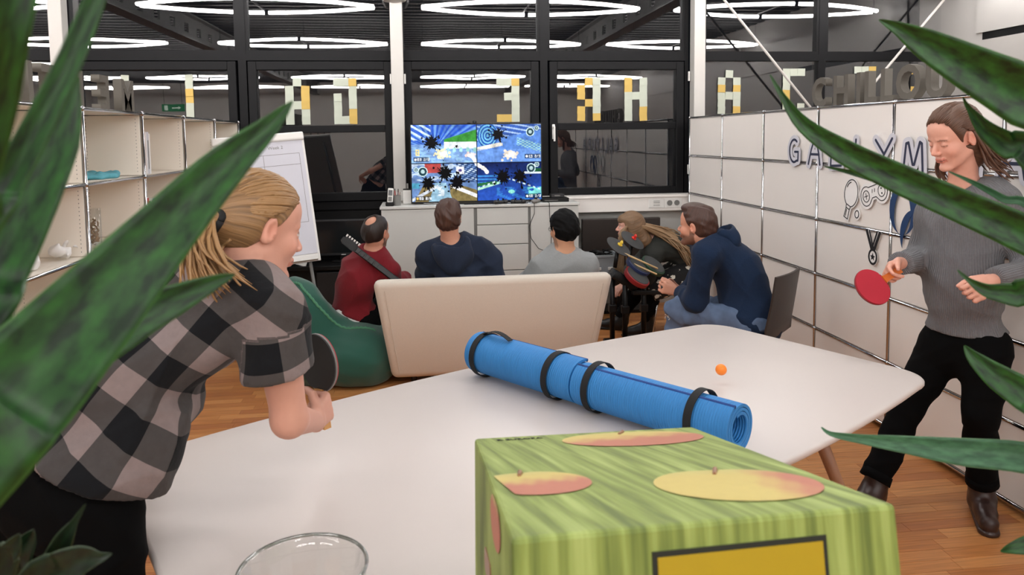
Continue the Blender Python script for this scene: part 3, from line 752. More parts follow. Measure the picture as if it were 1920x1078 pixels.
# white columns in front of the facade
for i, cx in enumerate((-3.06, -.20, 2.625, 5.33)):
    t = MB().box(cx-.055, cx+.055, 6.80, 6.92, 0, 3.2, bev=.006)
    if i == 1:
        t.lathe([(.02, 0), (.10, .015), (.125, .06), (.125, .14), (.09, .2)], 12, (cx-.01, 6.8, 2.83))
    o = struct(t, f'trim_{i+3}', 'column_white')
    if i == 1: MB().box(cx-.03, cx+.03, 6.79, 6.802, 1.06, 1.14, bev=.004).build('socket_plate', MT['plastic_white'], o)
# windows: a bay is two lights wide
def window(n, x0, x1, sash=True, par=True):
    g = .035
    w = struct(MB().box(x0, x0+g, 6.93, 7.06, 0.9, 3.3).box(x1-g, x1, 6.93, 7.06, .9, 3.3).box(x0+g, x1-g, 6.93, 7.06, 2.335, 2.395).box(x0+g, x1-g, 6.93, 7.06, .98, 1.05).box(x0+g, x1-g, 6.93, 7.06, 3.12, 3.3), f'window_{n}', 'frame_black')
    def pane(a, b, c, d, y=7.0): return MB().box(a, b, y, y+.006, c, d).build('pane', MT['window_glass'], w)
    t = MB().box(x0+g, x1-g, 6.935, 6.99, 2.395, 2.425).box(x0+g, x1-g, 6.935, 6.99, 3.09, 3.12)
    t.box(x0+g, x0+g+.025, 6.935, 6.99, 2.425, 3.09).box(x1-g-.025, x1-g, 6.935, 6.99, 2.425, 3.09).build('upper_beading', MT['frame_black'], w)
    pane(x0+g, x1-g, 2.40, 3.12, 6.97)
    if sash:
        a, b, c, d = x0+.05, x1-.05, 1.06, 2.325; f = .075
        s = MB().box(a, a+f, 6.905, 6.99, c, d, bev=.006).box(b-f, b, 6.905, 6.99, c, d, bev=.006).box(a+f, b-f, 6.905, 6.99, d-f, d, bev=.004).box(a+f, b-f, 6.905, 6.99, c, c+f, bev=.004).build('sash', MT['frame_black'], w)
        MB().box(a+f, b-f, 6.915, 6.985, 1.685, 1.75, bev=.004).build('glazing_bar', MT['frame_black'], s)
        pane(a+f-.01, b-f+.01, 1.74, d-f+.01, 6.955); pane(a+f-.01, b-f+.01, c+f-.01, 1.69, 6.955)
    else:
        pane(x0+g, x1-g, 1.05, 2.34, 6.97)
    return w
edges = [-4.5, -3.06, -1.571, -.2, 1.155, 2.61, 3.92, 5.33]
wins = [window(1, -5.9, -4.5, False), window(2, -4.5, -3.06, False), window(3, -3.06, -1.571), window(4, -1.571, -.2), window(5, -.2, 1.155), window(6, 1.155, 2.56), window(7, 2.68, 3.92, False), window(8, 3.92, 5.3, False)]
# window handle on the sash right of the television
h = MB().box(1.225, 1.25, 6.89, 6.906, 1.60, 1.74, bev=.004).box(1.229, 1.246, 6.85, 6.892, 1.70, 1.72).box(1.229, 1.246, 6.845, 6.862, 1.58, 1.72, bev=.004).build('handle', MT['plastic_white'], wins[5])
MB().box(-.285, -.262, 6.89, 6.906, 1.00, 1.1, bev=.004).build('handle', MT['plastic_white'], wins[3])
for xx, zz in ((-.135, 2.12), (-.135, 1.12), (2.555, 2.14), (2.555, 1.25), (-.262, 2.12)): MB().box(xx-.008, xx+.008, 6.885, 6.91, zz, zz+.09, bev=.003).build('hinge', MT['plastic_white'], wins[5] if xx > 1 else wins[4] if xx > -.2 else wins[3])
wf = struct(MB().box(XL, XR, 6.98, 7.2, 0, .98), 'wall_front', 'parapet_black')
for k in range(4): MB().box(-3.0, -.33, 6.955, 6.985, .30+k*.17, .30+k*.17+.155, bev=.004).build('parapet_panel', MT['parapet_black'], wf)
MB().box(XL, -1.2, 6.90, 6.98, .02, .30).build('lower_panel', MT['panel_white'], wf)
MB().box(1.3, 2.6, 6.90, 6.985, 0, .90).build('parapet_panel', MT['cabinet_white'], wf)
# cable duct under the right window
t = struct(MB().box(1.0, 2.56, 6.72, 6.9, 1.045, 1.068, bev=.004).box(1.0, 2.56, 6.735, 6.9, .915, 1.045, bev=.006), 'trim_7', 'panel_white')
sx = W(1231, 381, 6.73); MB().box(sx[0]-.075, sx[0]+.075, 6.727, 6.74, .945, 1.035, bev=.003).build('socket_plate', MT['plastic_white'], t)
for q in (-.02, .01, .03): MB().box(sx[0]-.03, sx[0]+.03, 6.723, 6.73, .985+q*.8, .989+q*.8).build('socket_slot', MT['gap_grey'], t)
sx = W(1264, 380, 6.73); MB().box(sx[0]-.095, sx[0]+.075, 6.727, 6.74, .945, 1.035, bev=.003).build('socket_plate', MT['plastic_white'], t)
for dx in (-.045, .025):
    MB().lathe([(.026, 0), (.026, .006), (.018, .006), (.018, .001)], 16, M=frame((sx[0]+dx, 6.727, .99), (1, 0, 0), (0, 0, 1))).build('socket', MT['gap_grey'], t)
# thin bracing rods in the right bay
for i, (p, q) in enumerate((((1350, -10), (1508, 187)), ((1778, -10), (1575, 232)))):
    a, b = W(*p, 6.72), W(*q, 6.72); d = unit(b-a); struct(MB().tube([a-d*.3, b+d*.9], .012, 8), f'trim_{8+i}', 'column_white')
# ------------------------------------------------------------------ parquet
pl_cols = [(194, 130, 76), (184, 120, 68), (204, 142, 86), (176, 111, 64), (198, 135, 80), (190, 126, 72)]
def plank_mesh(L, w, c):
    me = MB().box(0, L-.0015, 0, w-.0015, -.011, 0).mesh('plank'); set_col(me, srgb(c)[:3]); return me
PW = .068; variants = [plank_mesh(.49, PW, c) for c in pl_cols]
for me in variants: me.materials.append(MT['parquet'])
rects = [(1.0, 2.5, 1.75, 3.95), (-.95, .1, 2.35, 4.75)]
bulk = MB(); bcol = []; cnt = 0; r_ = random.Random(3)
y0p = -2.0
for row in range(int((6.98-y0p)/PW)):
    yy = y0p+row*PW; x = -3.4-r_.random()*.49
    while x < 5.0:
        k = r_.randrange(6)
        if cnt < 300 and any(a-.49 < x < b and c <= yy < d for a, b, c, d in rects):
            o = bpy.data.objects.new('plank', variants[k]); COL.objects.link(o); o.location = (x, yy, 0); o.parent = floor; cnt += 1
        else:
            bulk.box(x, x+.4885, yy, yy+PW-.0015, -.011, 0); bcol += [srgb(pl_cols[k])[:3]]*8
        x += .49
o = bulk.build('far_planks', MT['parquet'], floor); set_col(o.data, np.array(bcol)); o['kind'] = 'stuff'
# ------------------------------------------------------------------ lamps: bowed twin tube pendants
def lamp():
    t = thing('tube_pendant_lamp', 'white twin tube pendant lamp under the steel ceiling', 'lamp', (0, 0, 0), 0, 'twin tube pendant lamps')
    for s in (-1, 1):
        mb = MB()
        for h0, h1 in ((-1.16, -.02), (.02, 1.16)):
            mb.tube([(x, s*.42*(1-(x/1.22)**2), 0) for x in np.linspace(h0, h1, 6)], .02, 8)
        mb.build('tube', MT['lamp_tube'], t, smooth=True)
    fr = MB().tube([(-.03, -.42, .03), (-.03, .42, .03)], .012, 6).box(-.02, .02, -.44, -.40, -.03, .035).box(-.02, .02, .40, .44, -.03, .035)
    fr.tube([(0, 0, .03), (0, 0, .32)], .004, 6).tube([(-1.15, 0, .0), (-1.15, 0, .32)], .003, 6).tube([(1.15, 0, .0), (1.15, 0, .32)], .003, 6)
    fr.build('bracket', MT['plastic_dark'], t)['kind'] = 'stuff'; return t
L0 = lamp(); k = 0
for yy in (6.0, 3.0, 0.0, -3.0, -6.0):
    for xx in (-7.5, -4.65, -1.62, 1.2, 3.95):  # leftmost column: unseen lamps added to brighten the upright surfaces
        o = L0 if k == 0 else copy_tree(L0); o.location = (xx, yy, 2.99); k += 1
# ------------------------------------------------------------------ right divider of steel tubes and white panels
ys = [6.652-.75*n for n in range(8)]; zs = [1.783-.35*k for k in range(6)]; XD = 2.475
cab = thing('panel_cabinet', 'long white panelled steel tube cabinet wall with paper letters, behind the woman in grey', 'cabinet', (XD, 4, 0))
def cab_part(mb, name, m, par, **k):
    o = mb.build(name, MT[m], par, **k); o.location = -Vector(par.location); return o
pm = MB().box(0, .012, .0095, .7405, .0095, .3405, bev=.003).mesh('panel'); pm.materials.append(MT['panel_white'])
for n in range(7):
    for k in range(5):
        o = bpy.data.objects.new('panel', pm); COL.objects.link(o); o.parent = cab; o.location = (0, ys[n+1]-4, zs[k+1])
def tubes(x, par, ys_, zs_, xb):
    m1 = MB()
    for yv in ys_: m1.tube([(x, yv, zs_[-1]-.02), (x, yv, zs_[0])], .0088, 8)
    cab_part(m1, 'upright_tubes', 'chrome', par, smooth=True)['kind'] = 'stuff'
    m1 = MB()
    for zv in zs_: m1.tube([(x, ys_[0], zv), (x, ys_[-1], zv)], .0088, 8)
    cab_part(m1, 'long_tubes', 'chrome', par, smooth=True)['kind'] = 'stuff'
    m1 = MB()
    for yv in ys_:
        for zv in zs_: m1.sphere((x, yv, zv), .0145, 8)
    cab_part(m1, 'ball_joints', 'chrome', par, smooth=True)['kind'] = 'stuff'
    m1 = MB()
    for yv in ys_:
        for zv in (zs_[0], zs_[-1]): m1.tube([(x, yv, zv), (xb, yv, zv)], .0088, 8)
        m1.tube([(xb, yv, zs_[-1]-.02), (xb, yv, zs_[0])], .0088, 8)
        for xx in (x, xb): m1.lathe([(.018, 0), (.018, .006), (.008, .012), (.008, .03)], 10, (xx, yv, 0))
    cab_part(m1, 'rear_tubes', 'chrome', par, smooth=True)['kind'] = 'stuff'
tubes(XD, cab, ys, zs, XD+.35)
cab_part(MB().box(XD+.012, XD+.34, ys[-1], ys[0], zs[0]-.01, zs[0]+.006).box(XD+.34, XD+.352, ys[-1], ys[0], zs[-1], zs[0]).box(XD+.012, XD+.34, ys[0]-.006, ys[0]+.006, zs[-1], zs[0]), 'carcass', 'panel_white', cab)
cab_part(MB().box(XD+.02, XD+.03, ys[-1], ys[0], .012, .05), 'kick_board', 'plastic_dark', cab)
# ------------------------------------------------------------------ left open shelf
ysl = [6.697-.75*n for n in range(9)]; zsl = [1.779, 1.4235, 1.0759, .726, .376, .03]; XS = -1.569; XSB = -1.92
shf = thing('open_shelf', 'long open cream steel tube shelf along the left side, behind the plant leaves', 'shelf', (XS, 4, 0))
tubes(XS, shf, ysl, zsl, XSB)
for n in range(8):
    for k in range(5):
        cab_part(MB().box(XSB-.006, XSB+.006, ysl[n+1]+.01, ysl[n]-.01, zsl[k+1]+.01, zsl[k]-.01), 'back_panel', 'shelf_cream', shf)
        if k < 4: cab_part(MB().box(XSB, XS-.008, ysl[n+1]+.008, ysl[n]-.008, zsl[k+1]-.006, zsl[k+1]+.006), 'shelf_board', 'shelf_cream', shf)
for n in range(9):
    for k in range(5): cab_part(MB().box(XSB, XS-.010, ysl[n]-.006, ysl[n]+.006, zsl[k+1]+.01, zsl[k]-.01), 'side_panel', 'shelf_cream', shf)
cab_part(MB().box(XSB, XS-.008, ysl[-1], ysl[0], zsl[0]-.004, zsl[0]+.006).box(XSB, XS-.008, ysl[-1], ysl[0], zsl[5]-.004, zsl[5]+.006), 'top_board', 'shelf_cream', shf)
pf = MB()
for n in range(1, 8):
    for k in range(3):
        for j in range(16):
            z = zsl[k+1]+.03+j*(zsl[k]-zsl[k+1]-.06)/15
            pf.box(XSB+.05, XSB+.053, ysl[n]-.0068, ysl[n]+.0068, z-.0025, z+.0025).box(XS-.035, XS-.032, ysl[n]-.0068, ysl[n]+.0068, z-.0025, z+.0025)
        for j in range(26):
            y = ysl[n+1]+.05+j*.026
            for z in (zsl[k+1]+.03, zsl[k]-.03): pf.box(XSB+.006, XSB+.0068, y-.003, y+.003, z-.0025, z+.0025)
o = cab_part(pf, 'perforations', 'gap_grey', shf); o['kind'] = 'stuff'

# exit sign behind the photographer (it shows only as a reflection)
ex = thing('exit_sign', 'small green exit sign hanging far behind, mirrored in the left window', 'sign', (-5.95, -5.0, 2.36))
mat('exit_green', (20, 120, 70), .5, emit=.35); mat('exit_white', (220, 240, 226), .5, emit=.5)
MB().box(-.26, .26, -.02, .02, 0, .18, bev=.004).build('sign_body', MT['exit_green'], ex)
MB().box(-.20, -.12, .02, .023, .03, .15).box(-.02, .12, .02, .023, .075, .105).prism([(.12, .05), (.12, .13), (.18, .09)], .02, .023, frame((0, 0, 0), (1, 0, 0), (0, 0, 1)) @ Matrix.Scale(-1, 4, (0, 0, 1))).build('pictogram', MT['exit_white'], ex)
MB().tube([(-.2, 0, .18), (-.2, 0, .96)], .004, 6).tube([(.2, 0, .18), (.2, 0, .96)], .004, 6).build('hanger', MT['plastic_dark'], ex)['kind'] = 'stuff'
# ------------------------------------------------------------------ table
TC = A3(.4807, 2.272, 0); TU = unit(A3(.88, .475, 0)); TV_ = unit(A3(.475, -.88, 0))
def tpt(u, v, z=.74): return TC+TU*u+TV_*v+A3(0, 0, z)
def outline(hl=1.262, w0=.612, dw=.115, r=.13, k=10):
    pts = []
    def hw(u): return w0-dw*(u/hl)**2
    top = [(u, hw(u)) for u in np.linspace(-hl+r, hl-r, 15)]
    we = hw(hl)-r*.9
    for i in range(k+1): a = math.pi/2*(1-i/k); top.append((hl-r+r*math.cos(a)*1.0, we+(hw(hl-r)-we)*math.sin(a)))
    out = top[15:15] + top
    right = top[15:]
    full = [(u, v) for u, v in top[:15]]+right
    low = [(u, -v) for u, v in reversed(full)]
    left = [(-u, v) for u, v in reversed(right)]
    full = full+[(u, -v) for u, v in reversed(right)]+[(u, -v) for u, v in reversed(top[:15])]+[(-u, -v) for u, v in right]+left
    ded = []
    for p in full:
        if not ded or (abs(p[0]-ded[-1][0])+abs(p[1]-ded[-1][1])) > 1e-4: ded.append(p)
    return ded[:-1] if abs(ded[0][0]-ded[-1][0])+abs(ded[0][1]-ded[-1][1]) < 1e-4 else ded
tb = thing('meeting_table', 'big white boat shaped table with rounded corners between the two players', 'table', tuple(TC))
TM = frame((0, 0, 0), TU, -TV_)
ol = outline(); mb = MB()
def scaled(s): return [(u*(1-s/1.26), v*(1-s/.6)) for u, v in ol]
lay = [(0.010, .74), (.003, .7375), (0, .733), (0, .724), (.004, .718), (.05, .708)]
n_ = len(ol); vs = []
for s, z in lay: vs += [TM @ Vector((u, v, z)) for u, v in scaled(s)]
fs = [(i*n_+j, (i+1)*n_+j, (i+1)*n_+(j+1) % n_, i*n_+(j+1) % n_) for i in range(len(lay)-1) for j in range(n_)]
mb.add(vs, fs+[tuple(range(n_)), tuple(range(len(lay)*n_-1, (len(lay)-1)*n_-1, -1))]).build('tabletop', MT['table_white'], tb, angle=40)
for su in (-1, 1):
    for sv in (-1, 1):
        a, b = tpt(su*.70, sv*.36, .708)-TC, tpt(su*.96, sv*.50, 0)-TC
        l = MB().tube([a, b], .024, 12, rend=.013).build('leg', MT['leg_wood'], tb, smooth=True)
    a = tpt(su*.70, .36, .70)-TC; b = tpt(su*.70, -.36, .70)-TC
    MB().tube([a, b], .014, 8).build('crossbar', MT['steel_dark'], tb, smooth=True)
# ------------------------------------------------------------------ exercise mats on the table
def exercise_mat(p0, p1, r, label, flap, turns, ends, seed=0):
    p0, p1 = np.asarray(p0), np.asarray(p1); ax = unit(p1-p0); L = np.linalg.norm(p1-p0)
    t = thing('exercise_mat', label, 'mat', tuple(p0), group=None)
    mb = MB(); nseg = 150; th = .0085; R0 = r-th*turns
    side = np.cross(ax, A3(0, 0, 1)); prof = []
    for i in range(nseg+1):
        a = 2*math.pi*turns*i/nseg; rr = r-th*1.28*(turns*(1-i/nseg)); prof.append((rr, a+flap))
    out_v = []; nl = 40
    for j in range(nl+1):
        x = L*j/nl
        for rr, a in prof:
            for dr in (0, th):
                rib = .0006*math.sin(x*2*math.pi/.011) if False else 0
                v = ax*x+side*math.cos(a)*(rr-th+dr+rib)+A3(0, 0, 1)*math.sin(a)*(rr-th+dr+rib); out_v.append(v)
    per = 2*(nseg+1); fs = []
    for j in range(nl):
        for i in range(nseg):
            a = j*per+2*i; b = a+per
            fs += [(a+1, a+3, b+3, b+1), (a+2, a, b, b+2)]
        a = j*per; b = a+per; fs += [(a, a+1, b+1, b)]
        a = j*per+2*nseg; b = a+per; fs += [(a+1, a, b, b+1)]
    for i in range(nseg):
        a = 2*i; fs.append((a, a+2, a+3, a+1)); a = nl*per+2*i; fs.append((a+2, a, a+1, a+3))
    mb.add(out_v, fs).build('rolled_foam', MT['mat_blue'], t, angle=45); set_vec(t.children[0].data, np.stack([np.array(out_v)@ax, np.zeros(len(out_v)), np.zeros(len(out_v))], 1))
    # dark lip of the free edge
    a = flap+2*math.pi*turns; e = [ax*x+side*math.cos(a)*(r-th*.45)+A3(0, 0, 1)*math.sin(a)*(r-th*.45) for x in np.linspace(0, L, 12)]
    MB().tube(e, th*.72, 6).build('foam_edge', MT['mat_navy'], t, smooth=True)
    for x in ends:
        st = MB(); n = 40; vs = []; fs = []
        for i in range(n):
            a = 2*math.pi*i/n
            for dx, dr in ((-.0125, .001), (-.0125, .0035), (.0125, .0035), (.0125, .001)):
                vs.append(ax*(x+dx)+(side*math.cos(a)+A3(0, 0, 1)*math.sin(a))*(r+dr+.0015))
        for i in range(n):
            for j in range(4): fs.append((i*4+j, ((i+1) % n)*4+j, ((i+1) % n)*4+(j+1) % 4, i*4+(j+1) % 4))
        st.add(vs, fs).build('strap', MT['strap_black'], t, angle=50)
    return t, ax, side
MR = .076
m0 = W(898, 652, 2.72); m1 = WZ(1388, 806, .74+MR); m0[2] = .74+MR+.005; m1[2] = .74+MR+.005
mm = m0+(m1-m0)*.478
t1, ax_, sd_ = exercise_mat(m0, mm-unit(m1-m0)*.004, MR, 'blue rolled foam mat at the far end, with two black straps and a carry loop', 1.9, 3.0, (.045, .40))
t2, _, _ = exercise_mat(mm+unit(m1-m0)*.004, m1, MR, 'blue rolled foam mat lying nearer the apple box, its free edge running along the top', 1.15, 3.0, (.06, .43))
lp = MB(); pts = [ax_*(.045+x)+A3(0, 0, MR+.004+.018*math.sin(math.pi*x/.14))+sd_*(.012+.02*x) for x in np.linspace(0, .14, 10)]
for a, b in zip(pts[:-1], pts[1:]): lp.add([a-sd_*.011, a+sd_*.011, b+sd_*.011, b-sd_*.011, a-sd_*.011+A3(0, 0, .002), a+sd_*.011+A3(0, 0, .002), b+sd_*.011+A3(0, 0, .002), b-sd_*.011+A3(0, 0, .002)], [(0, 1, 2, 3), (4, 7, 6, 5), (0, 4, 5, 1), (2, 6, 7, 3), (1, 5, 6, 2), (0, 3, 7, 4)])
lp.build('carry_loop', MT['strap_black'], t1)
# ------------------------------------------------------------------ ball, glass bowl
bp_ = WZ(1352, 693, .79)
o = MB().sphere(tuple(bp_), .02, 20).build('table_tennis_ball', MT['ball_orange'], smooth=True); tag(o, 'small orange table tennis ball bouncing above the white table', 'ball')
gx = tpt(-1.1, .30); gx = W(568, 1068, 1.24); gz = .742
prof = [(.05, 0), (.075, .006), (.092, .05), (.102, .10), (.106, .148), (.1085, .154), (.106, .158), (.100, .152), (.095, .10), (.085, .05), (.066, .014), (.004, .012)]
o = MB().lathe(prof, 40, (gx[0], gx[1], gz)).build('glass_bowl', MT['bowl_glass'], smooth=True); tag(o, 'clear glass bowl with a thick rim on the near table end', 'bowl')
MB().tube([(gx[0]+.1065*math.cos(a), gx[1]+.1065*math.sin(a), gz+.155) for a in np.linspace(0, 2*math.pi, 49)], .0034, 8).build('rim', MT['bowl_rim'], o, smooth=True)
# ------------------------------------------------------------------ apple carton on its stand
q0 = ray(890, 822); n_b = unit(A3(.0283, .2455, .9690))
cor = [ray(*p) for p in ((890, 822), (1300, 800), (1680, 945), (960, 1010))]
sc_ = None; q = [c/(c@n_b) for c in cor]; wid = np.linalg.norm(q[3]-q[2]); q = [c*(.40/wid)*np.sign(c[1]/(c@n_b)*1) for c in cor] if False else [c/(c@n_b)*(-1) for c in cor]
s_ = .40/np.linalg.norm(q[3]-q[2]); q = [c*s_ if (c*s_)[1] > 0 else -c*s_ for c in q]
BL, BR, FR, FL = [c+A3(0, 0, HC) for c in q]
bx_ = unit((FR-FL)+(BR-BL)); by_ = unit((BL-FL)+(BR-FR)); by_ = unit(by_-bx_*(bx_@by_)); bz_ = np.cross(bx_, by_)
cen = (BL+BR+FR+FL)/4; BW, BD, BH = .398, .575, .27
BM = frame(cen, bx_, by_)
box = thing('apple_carton', 'green printed fruit carton with big apples and a yellow label in front of the table', 'box', tuple(cen)); box.matrix_world = BM
hw, hd = BW/2, BD/2
tc_ = [((c-cen)@bx_, (c-cen)@by_) for c in (FL, FR, BR, BL)]
bm = bmesh.new(); vv = [bm.verts.new((x, y, -BH)) for x, y in tc_]+[bm.verts.new((x, y, 0)) for x, y in tc_]
for f_ in ((3, 2, 1, 0), (4, 5, 6, 7), (0, 1, 5, 4), (1, 2, 6, 5), (2, 3, 7, 6), (3, 0, 4, 7)): bm.faces.new([vv[i] for i in f_])
bmesh.ops.bevel(bm, geom=list(bm.edges), offset=.005, segments=2, affect='EDGES', profile=.5)
me = bpy.data.meshes.new('carton_body'); bm.to_mesh(me); bm.free(); link('carton_body', me, MT['box_print'], box)
def to_box(px, py):                                # pixel -> point of the lid, in carton coordinates
    r = ray(px, py); t = ((cen-A3(0, 0, HC))@bz_)/(r@bz_); p = r*t+A3(0, 0, HC)-cen; return p@bx_, p@by_
def apple_print(cx, cy, rx, ry, rot, name, M_, blush, clip=None, seed=1, stem=True):
    n = 40; rings = 14; vs = [(0, 0)]; 
    for i in range(1, rings+1):
        for j in range(n):
            a = 2*math.pi*j/n; k = i/rings*(1-.07*math.exp(-((a-math.pi/2)/.35)**2)); vs.append((math.cos(a)*k, math.sin(a)*k))
    vs = np.array(vs); fs = [(0, 1+j, 1+(j+1) % n) for j in range(n)]+[(1+(i-1)*n+j, 1+i*n+j, 1+i*n+(j+1) % n, 1+(i-1)*n+(j+1) % n) for i in range(1, rings) for j in range(n)]
    c, s = math.cos(rot), math.sin(rot); X = cx+rx*vs[:, 0]*c-ry*vs[:, 1]*s; Y = cy+rx*vs[:, 0]*s+ry*vs[:, 1]*c
    if clip is not None: X = np.clip(X, clip[0], clip[1])
    mb = MB().add([M_ @ Vector((x, y, .0012)) for x, y in zip(X, Y)], fs); o = mb.build(name, MT['print'], box)
    yel, red, grn = np.array(srgb((204, 184, 104))[:3]), np.array(srgb((186, 114, 90))[:3]), np.array(srgb((184, 182, 110))[:3])
    u, v = vs[:, 0], vs[:, 1]; w = np.clip(.5+1.6*(u*blush[0]+v*blush[1]-blush[2])+.12*np.sin(9*u+5*v)+.08*np.sin(23*u-11*v), 0, 1)[:, None]
    g = np.clip((v-.55)/.4, 0, 1)[:, None]*.6
    set_col(o.data, (yel*(1-w)+red*w)*(1-g)+grn*g)
    if stem:
        b = M_ @ Vector((cx-.05*rx-ry*.62*s, cy+ry*.62*c, .0022)); e = M_ @ Vector((cx+.08*rx-ry*.92*s, cy+ry*.92*c, .0022))
        MB().tube([b, e], .0022, 6, rend=.0032).build('printed_stem', MT['leg_wood'], box)
    return o
T0 = Matrix.Identity(4)
a = to_box(925, 912); b = to_box(1088, 890); c_ = to_box(1003, 906); apple_print(c_[0], c_[1], b[0]-c_[0], .064, .12, 'apple_print', T0, (0, -1, -.1), clip=(-hw+.001, hw), seed=2)
a = to_box(1218, 892); b = to_box(1545, 915); cx = to_box(1382, 908); apple_print(cx[0], cx[1], .095, .085, -.12, 'apple_print', T0, (1.1, -.1, .55))
a = to_box(1037, 825); b = to_box(1337, 822); c_ = to_box(1186, 822); apple_print(c_[0], c_[1]-.004, (b[0]-a[0])/2*.97, .072, 0, 'apple_print', T0, (.2, -.9, -.15))
pFL, pFR, pBR, pBL = [A3(x, y, 0) for x, y in tc_]
ML = frame(pBL+(pFL-pBL)*.5-A3(.0, 0, 0), pFL-pBL, (0, 0, 1)); LL = np.linalg.norm(pFL-pBL)/2      # left side: x towards the front, y up
ML = frame(pBL+(pFL-pBL)*.5, pBL-pFL, (0, 0, 1)); FXM = frame((pFL+pFR)/2, pFR-pFL, (0, 0, 1)); FW = np.linalg.norm(pFR-pFL)
apple_print(-(LL-.17), -.028, .065, .026, 0, 'apple_print', ML @ Matrix.Scale(-1, 4, (0, 0, 1)), (0, -1, -.9), stem=False); apple_print(-(LL-.10), -.135, .05, .05, .1, 'apple_print', ML @ Matrix.Scale(-1, 4, (0, 0, 1)), (0, -1, -.5), stem=False)
def front_rect(x0, x1, y0, y1, t, name, m): MB().box(x0, x1, y0, y1, -.001, t, FXM).build(name, MT[m], box)
front_rect(-.069, .115, -.24, -.022, .0012, 'label_border', 'label_border'); front_rect(-.064, .110, -.235, -.027, .0022, 'yellow_label', 'label_yellow')
te = text_mesh('R EUROPA', .016, .0006); a = to_box(932, 827)
o = link('printed_lettering', te, MT['label_border'], box); o.matrix_local = Matrix.Translation((a[0], a[1]-.003, .0012))
# hand hole with its torn edge on the left side, dark opening
MB().prism(capsule2d((-.035, -.11), (.035, -.11), .014), -.0016, .0016, ML).build('hand_hole', MT['leg_wood'], box)
# slanted stand under the carton (below the frame)
bot = cen-bz_*BH
st = thing('slanted_stand', 'white slanted stand under the green fruit carton', 'stand', (cen[0], cen[1], 0))
cs = [bot+bx_*sx*.15+by_*sy*.22 for sx, sy in ((-1, -1), (1, -1), (1, 1), (-1, 1))]
vs = [c-A3(cen[0], cen[1], 0)-bz_*.002 for c in cs]+[np.array([c[0]-cen[0], c[1]-cen[1], 0]) for c in cs]
MB().add(vs, [(0, 1, 2, 3), (7, 6, 5, 4), (0, 4, 5, 1), (1, 5, 6, 2), (2, 6, 7, 3), (3, 7, 4, 0)]).build('plinth', MT['plastic_white'], st)
# ------------------------------------------------------------------ sideboard
SX0, SX1, SY, SZ = W(712, 390, 6.4)[0], W(1087, 384, 6.4)[0], 6.40, 1.043
sbd = thing('sideboard', 'white sideboard with a door, drawers and grey gaps under the television', 'sideboard', ((SX0+SX1)/2, 6.62, 0))
def sp(mb, name, m, par=sbd, **k):
    o = mb.build(name, MT[m], par, **k); o.location = -Vector(par.location); return o
xg1, xg2 = W(892, 440, 6.4)[0], W(993, 440, 6.4)[0]
sp(MB().box(SX0+.012, SX1-.012, SY+.02, 6.88, .04, SZ-.025), 'carcass', 'gap_grey')
sp(MB().box(SX0, SX1, SY-.012, 6.89, SZ-.024, SZ, bev=.004), 'worktop', 'cabinet_white')
sp(MB().box(SX0+.012, xg1-.014, SY, SY+.02, .06, SZ-.03, bev=.002), 'door', 'cabinet_white')
sp(MB().box(xg2+.012, SX1-.012, SY, SY+.02, .06, SZ-.03, bev=.002), 'door', 'cabinet_white')
zz = [SZ-.03]+[W(942, p, 6.4)[2] for p in (421, 458, 507)]+[.33, .06]
for a, b in zip(zz[:-1], zz[1:]): sp(MB().box(xg1+.014, xg2-.012, SY, SY+.02, b+.004, a-.003, bev=.002), 'drawer', 'cabinet_white')
# ------------------------------------------------------------------ television
TX0, TX1, TZ0, TZ1 = W(771, 300, 6.55)[0], W(1015, 300, 6.55)[0], W(890, 377, 6.55)[2], W(890, 233, 6.55)[2]
tv = thing('television', 'flat television showing a four way split racing game on the sideboard', 'television', ((TX0+TX1)/2, 6.55, SZ))
tvp = lambda mb, n, m, **k: sp(mb, n, m, tv, **k)
tvp(MB().box(TX0-.006, TX1+.006, 6.555, 6.60, TZ0-.008, TZ1+.006, bev=.004), 'casing', 'plastic_black')
bz = MB().box(TX0-.008, TX1+.008, 6.547, 6.557, TZ0-.012, TZ0+.004).box(TX0-.008, TX1+.008, 6.547, 6.557, TZ1-.001, TZ1+.007).box(TX0-.008, TX0+.001, 6.547, 6.557, TZ0, TZ1).box(TX1-.001, TX1+.008, 6.547, 6.557, TZ0, TZ1)
tvp(bz, 'bezel', 'plastic_black')
tvp(MB().box(TX0+.1, TX1-.1, 6.545, 6.549, TZ0-.012, TZ0-.008), 'metal_strip', 'chrome')
tm = (TX0+TX1)/2; tvp(MB().box(tm-.22, tm+.22, 6.47, 6.68, SZ+.001, SZ+.014, bev=.004).box(tm-.08, tm+.08, 6.575, 6.60, SZ+.01, TZ0+.1), 'foot_stand', 'plastic_black')
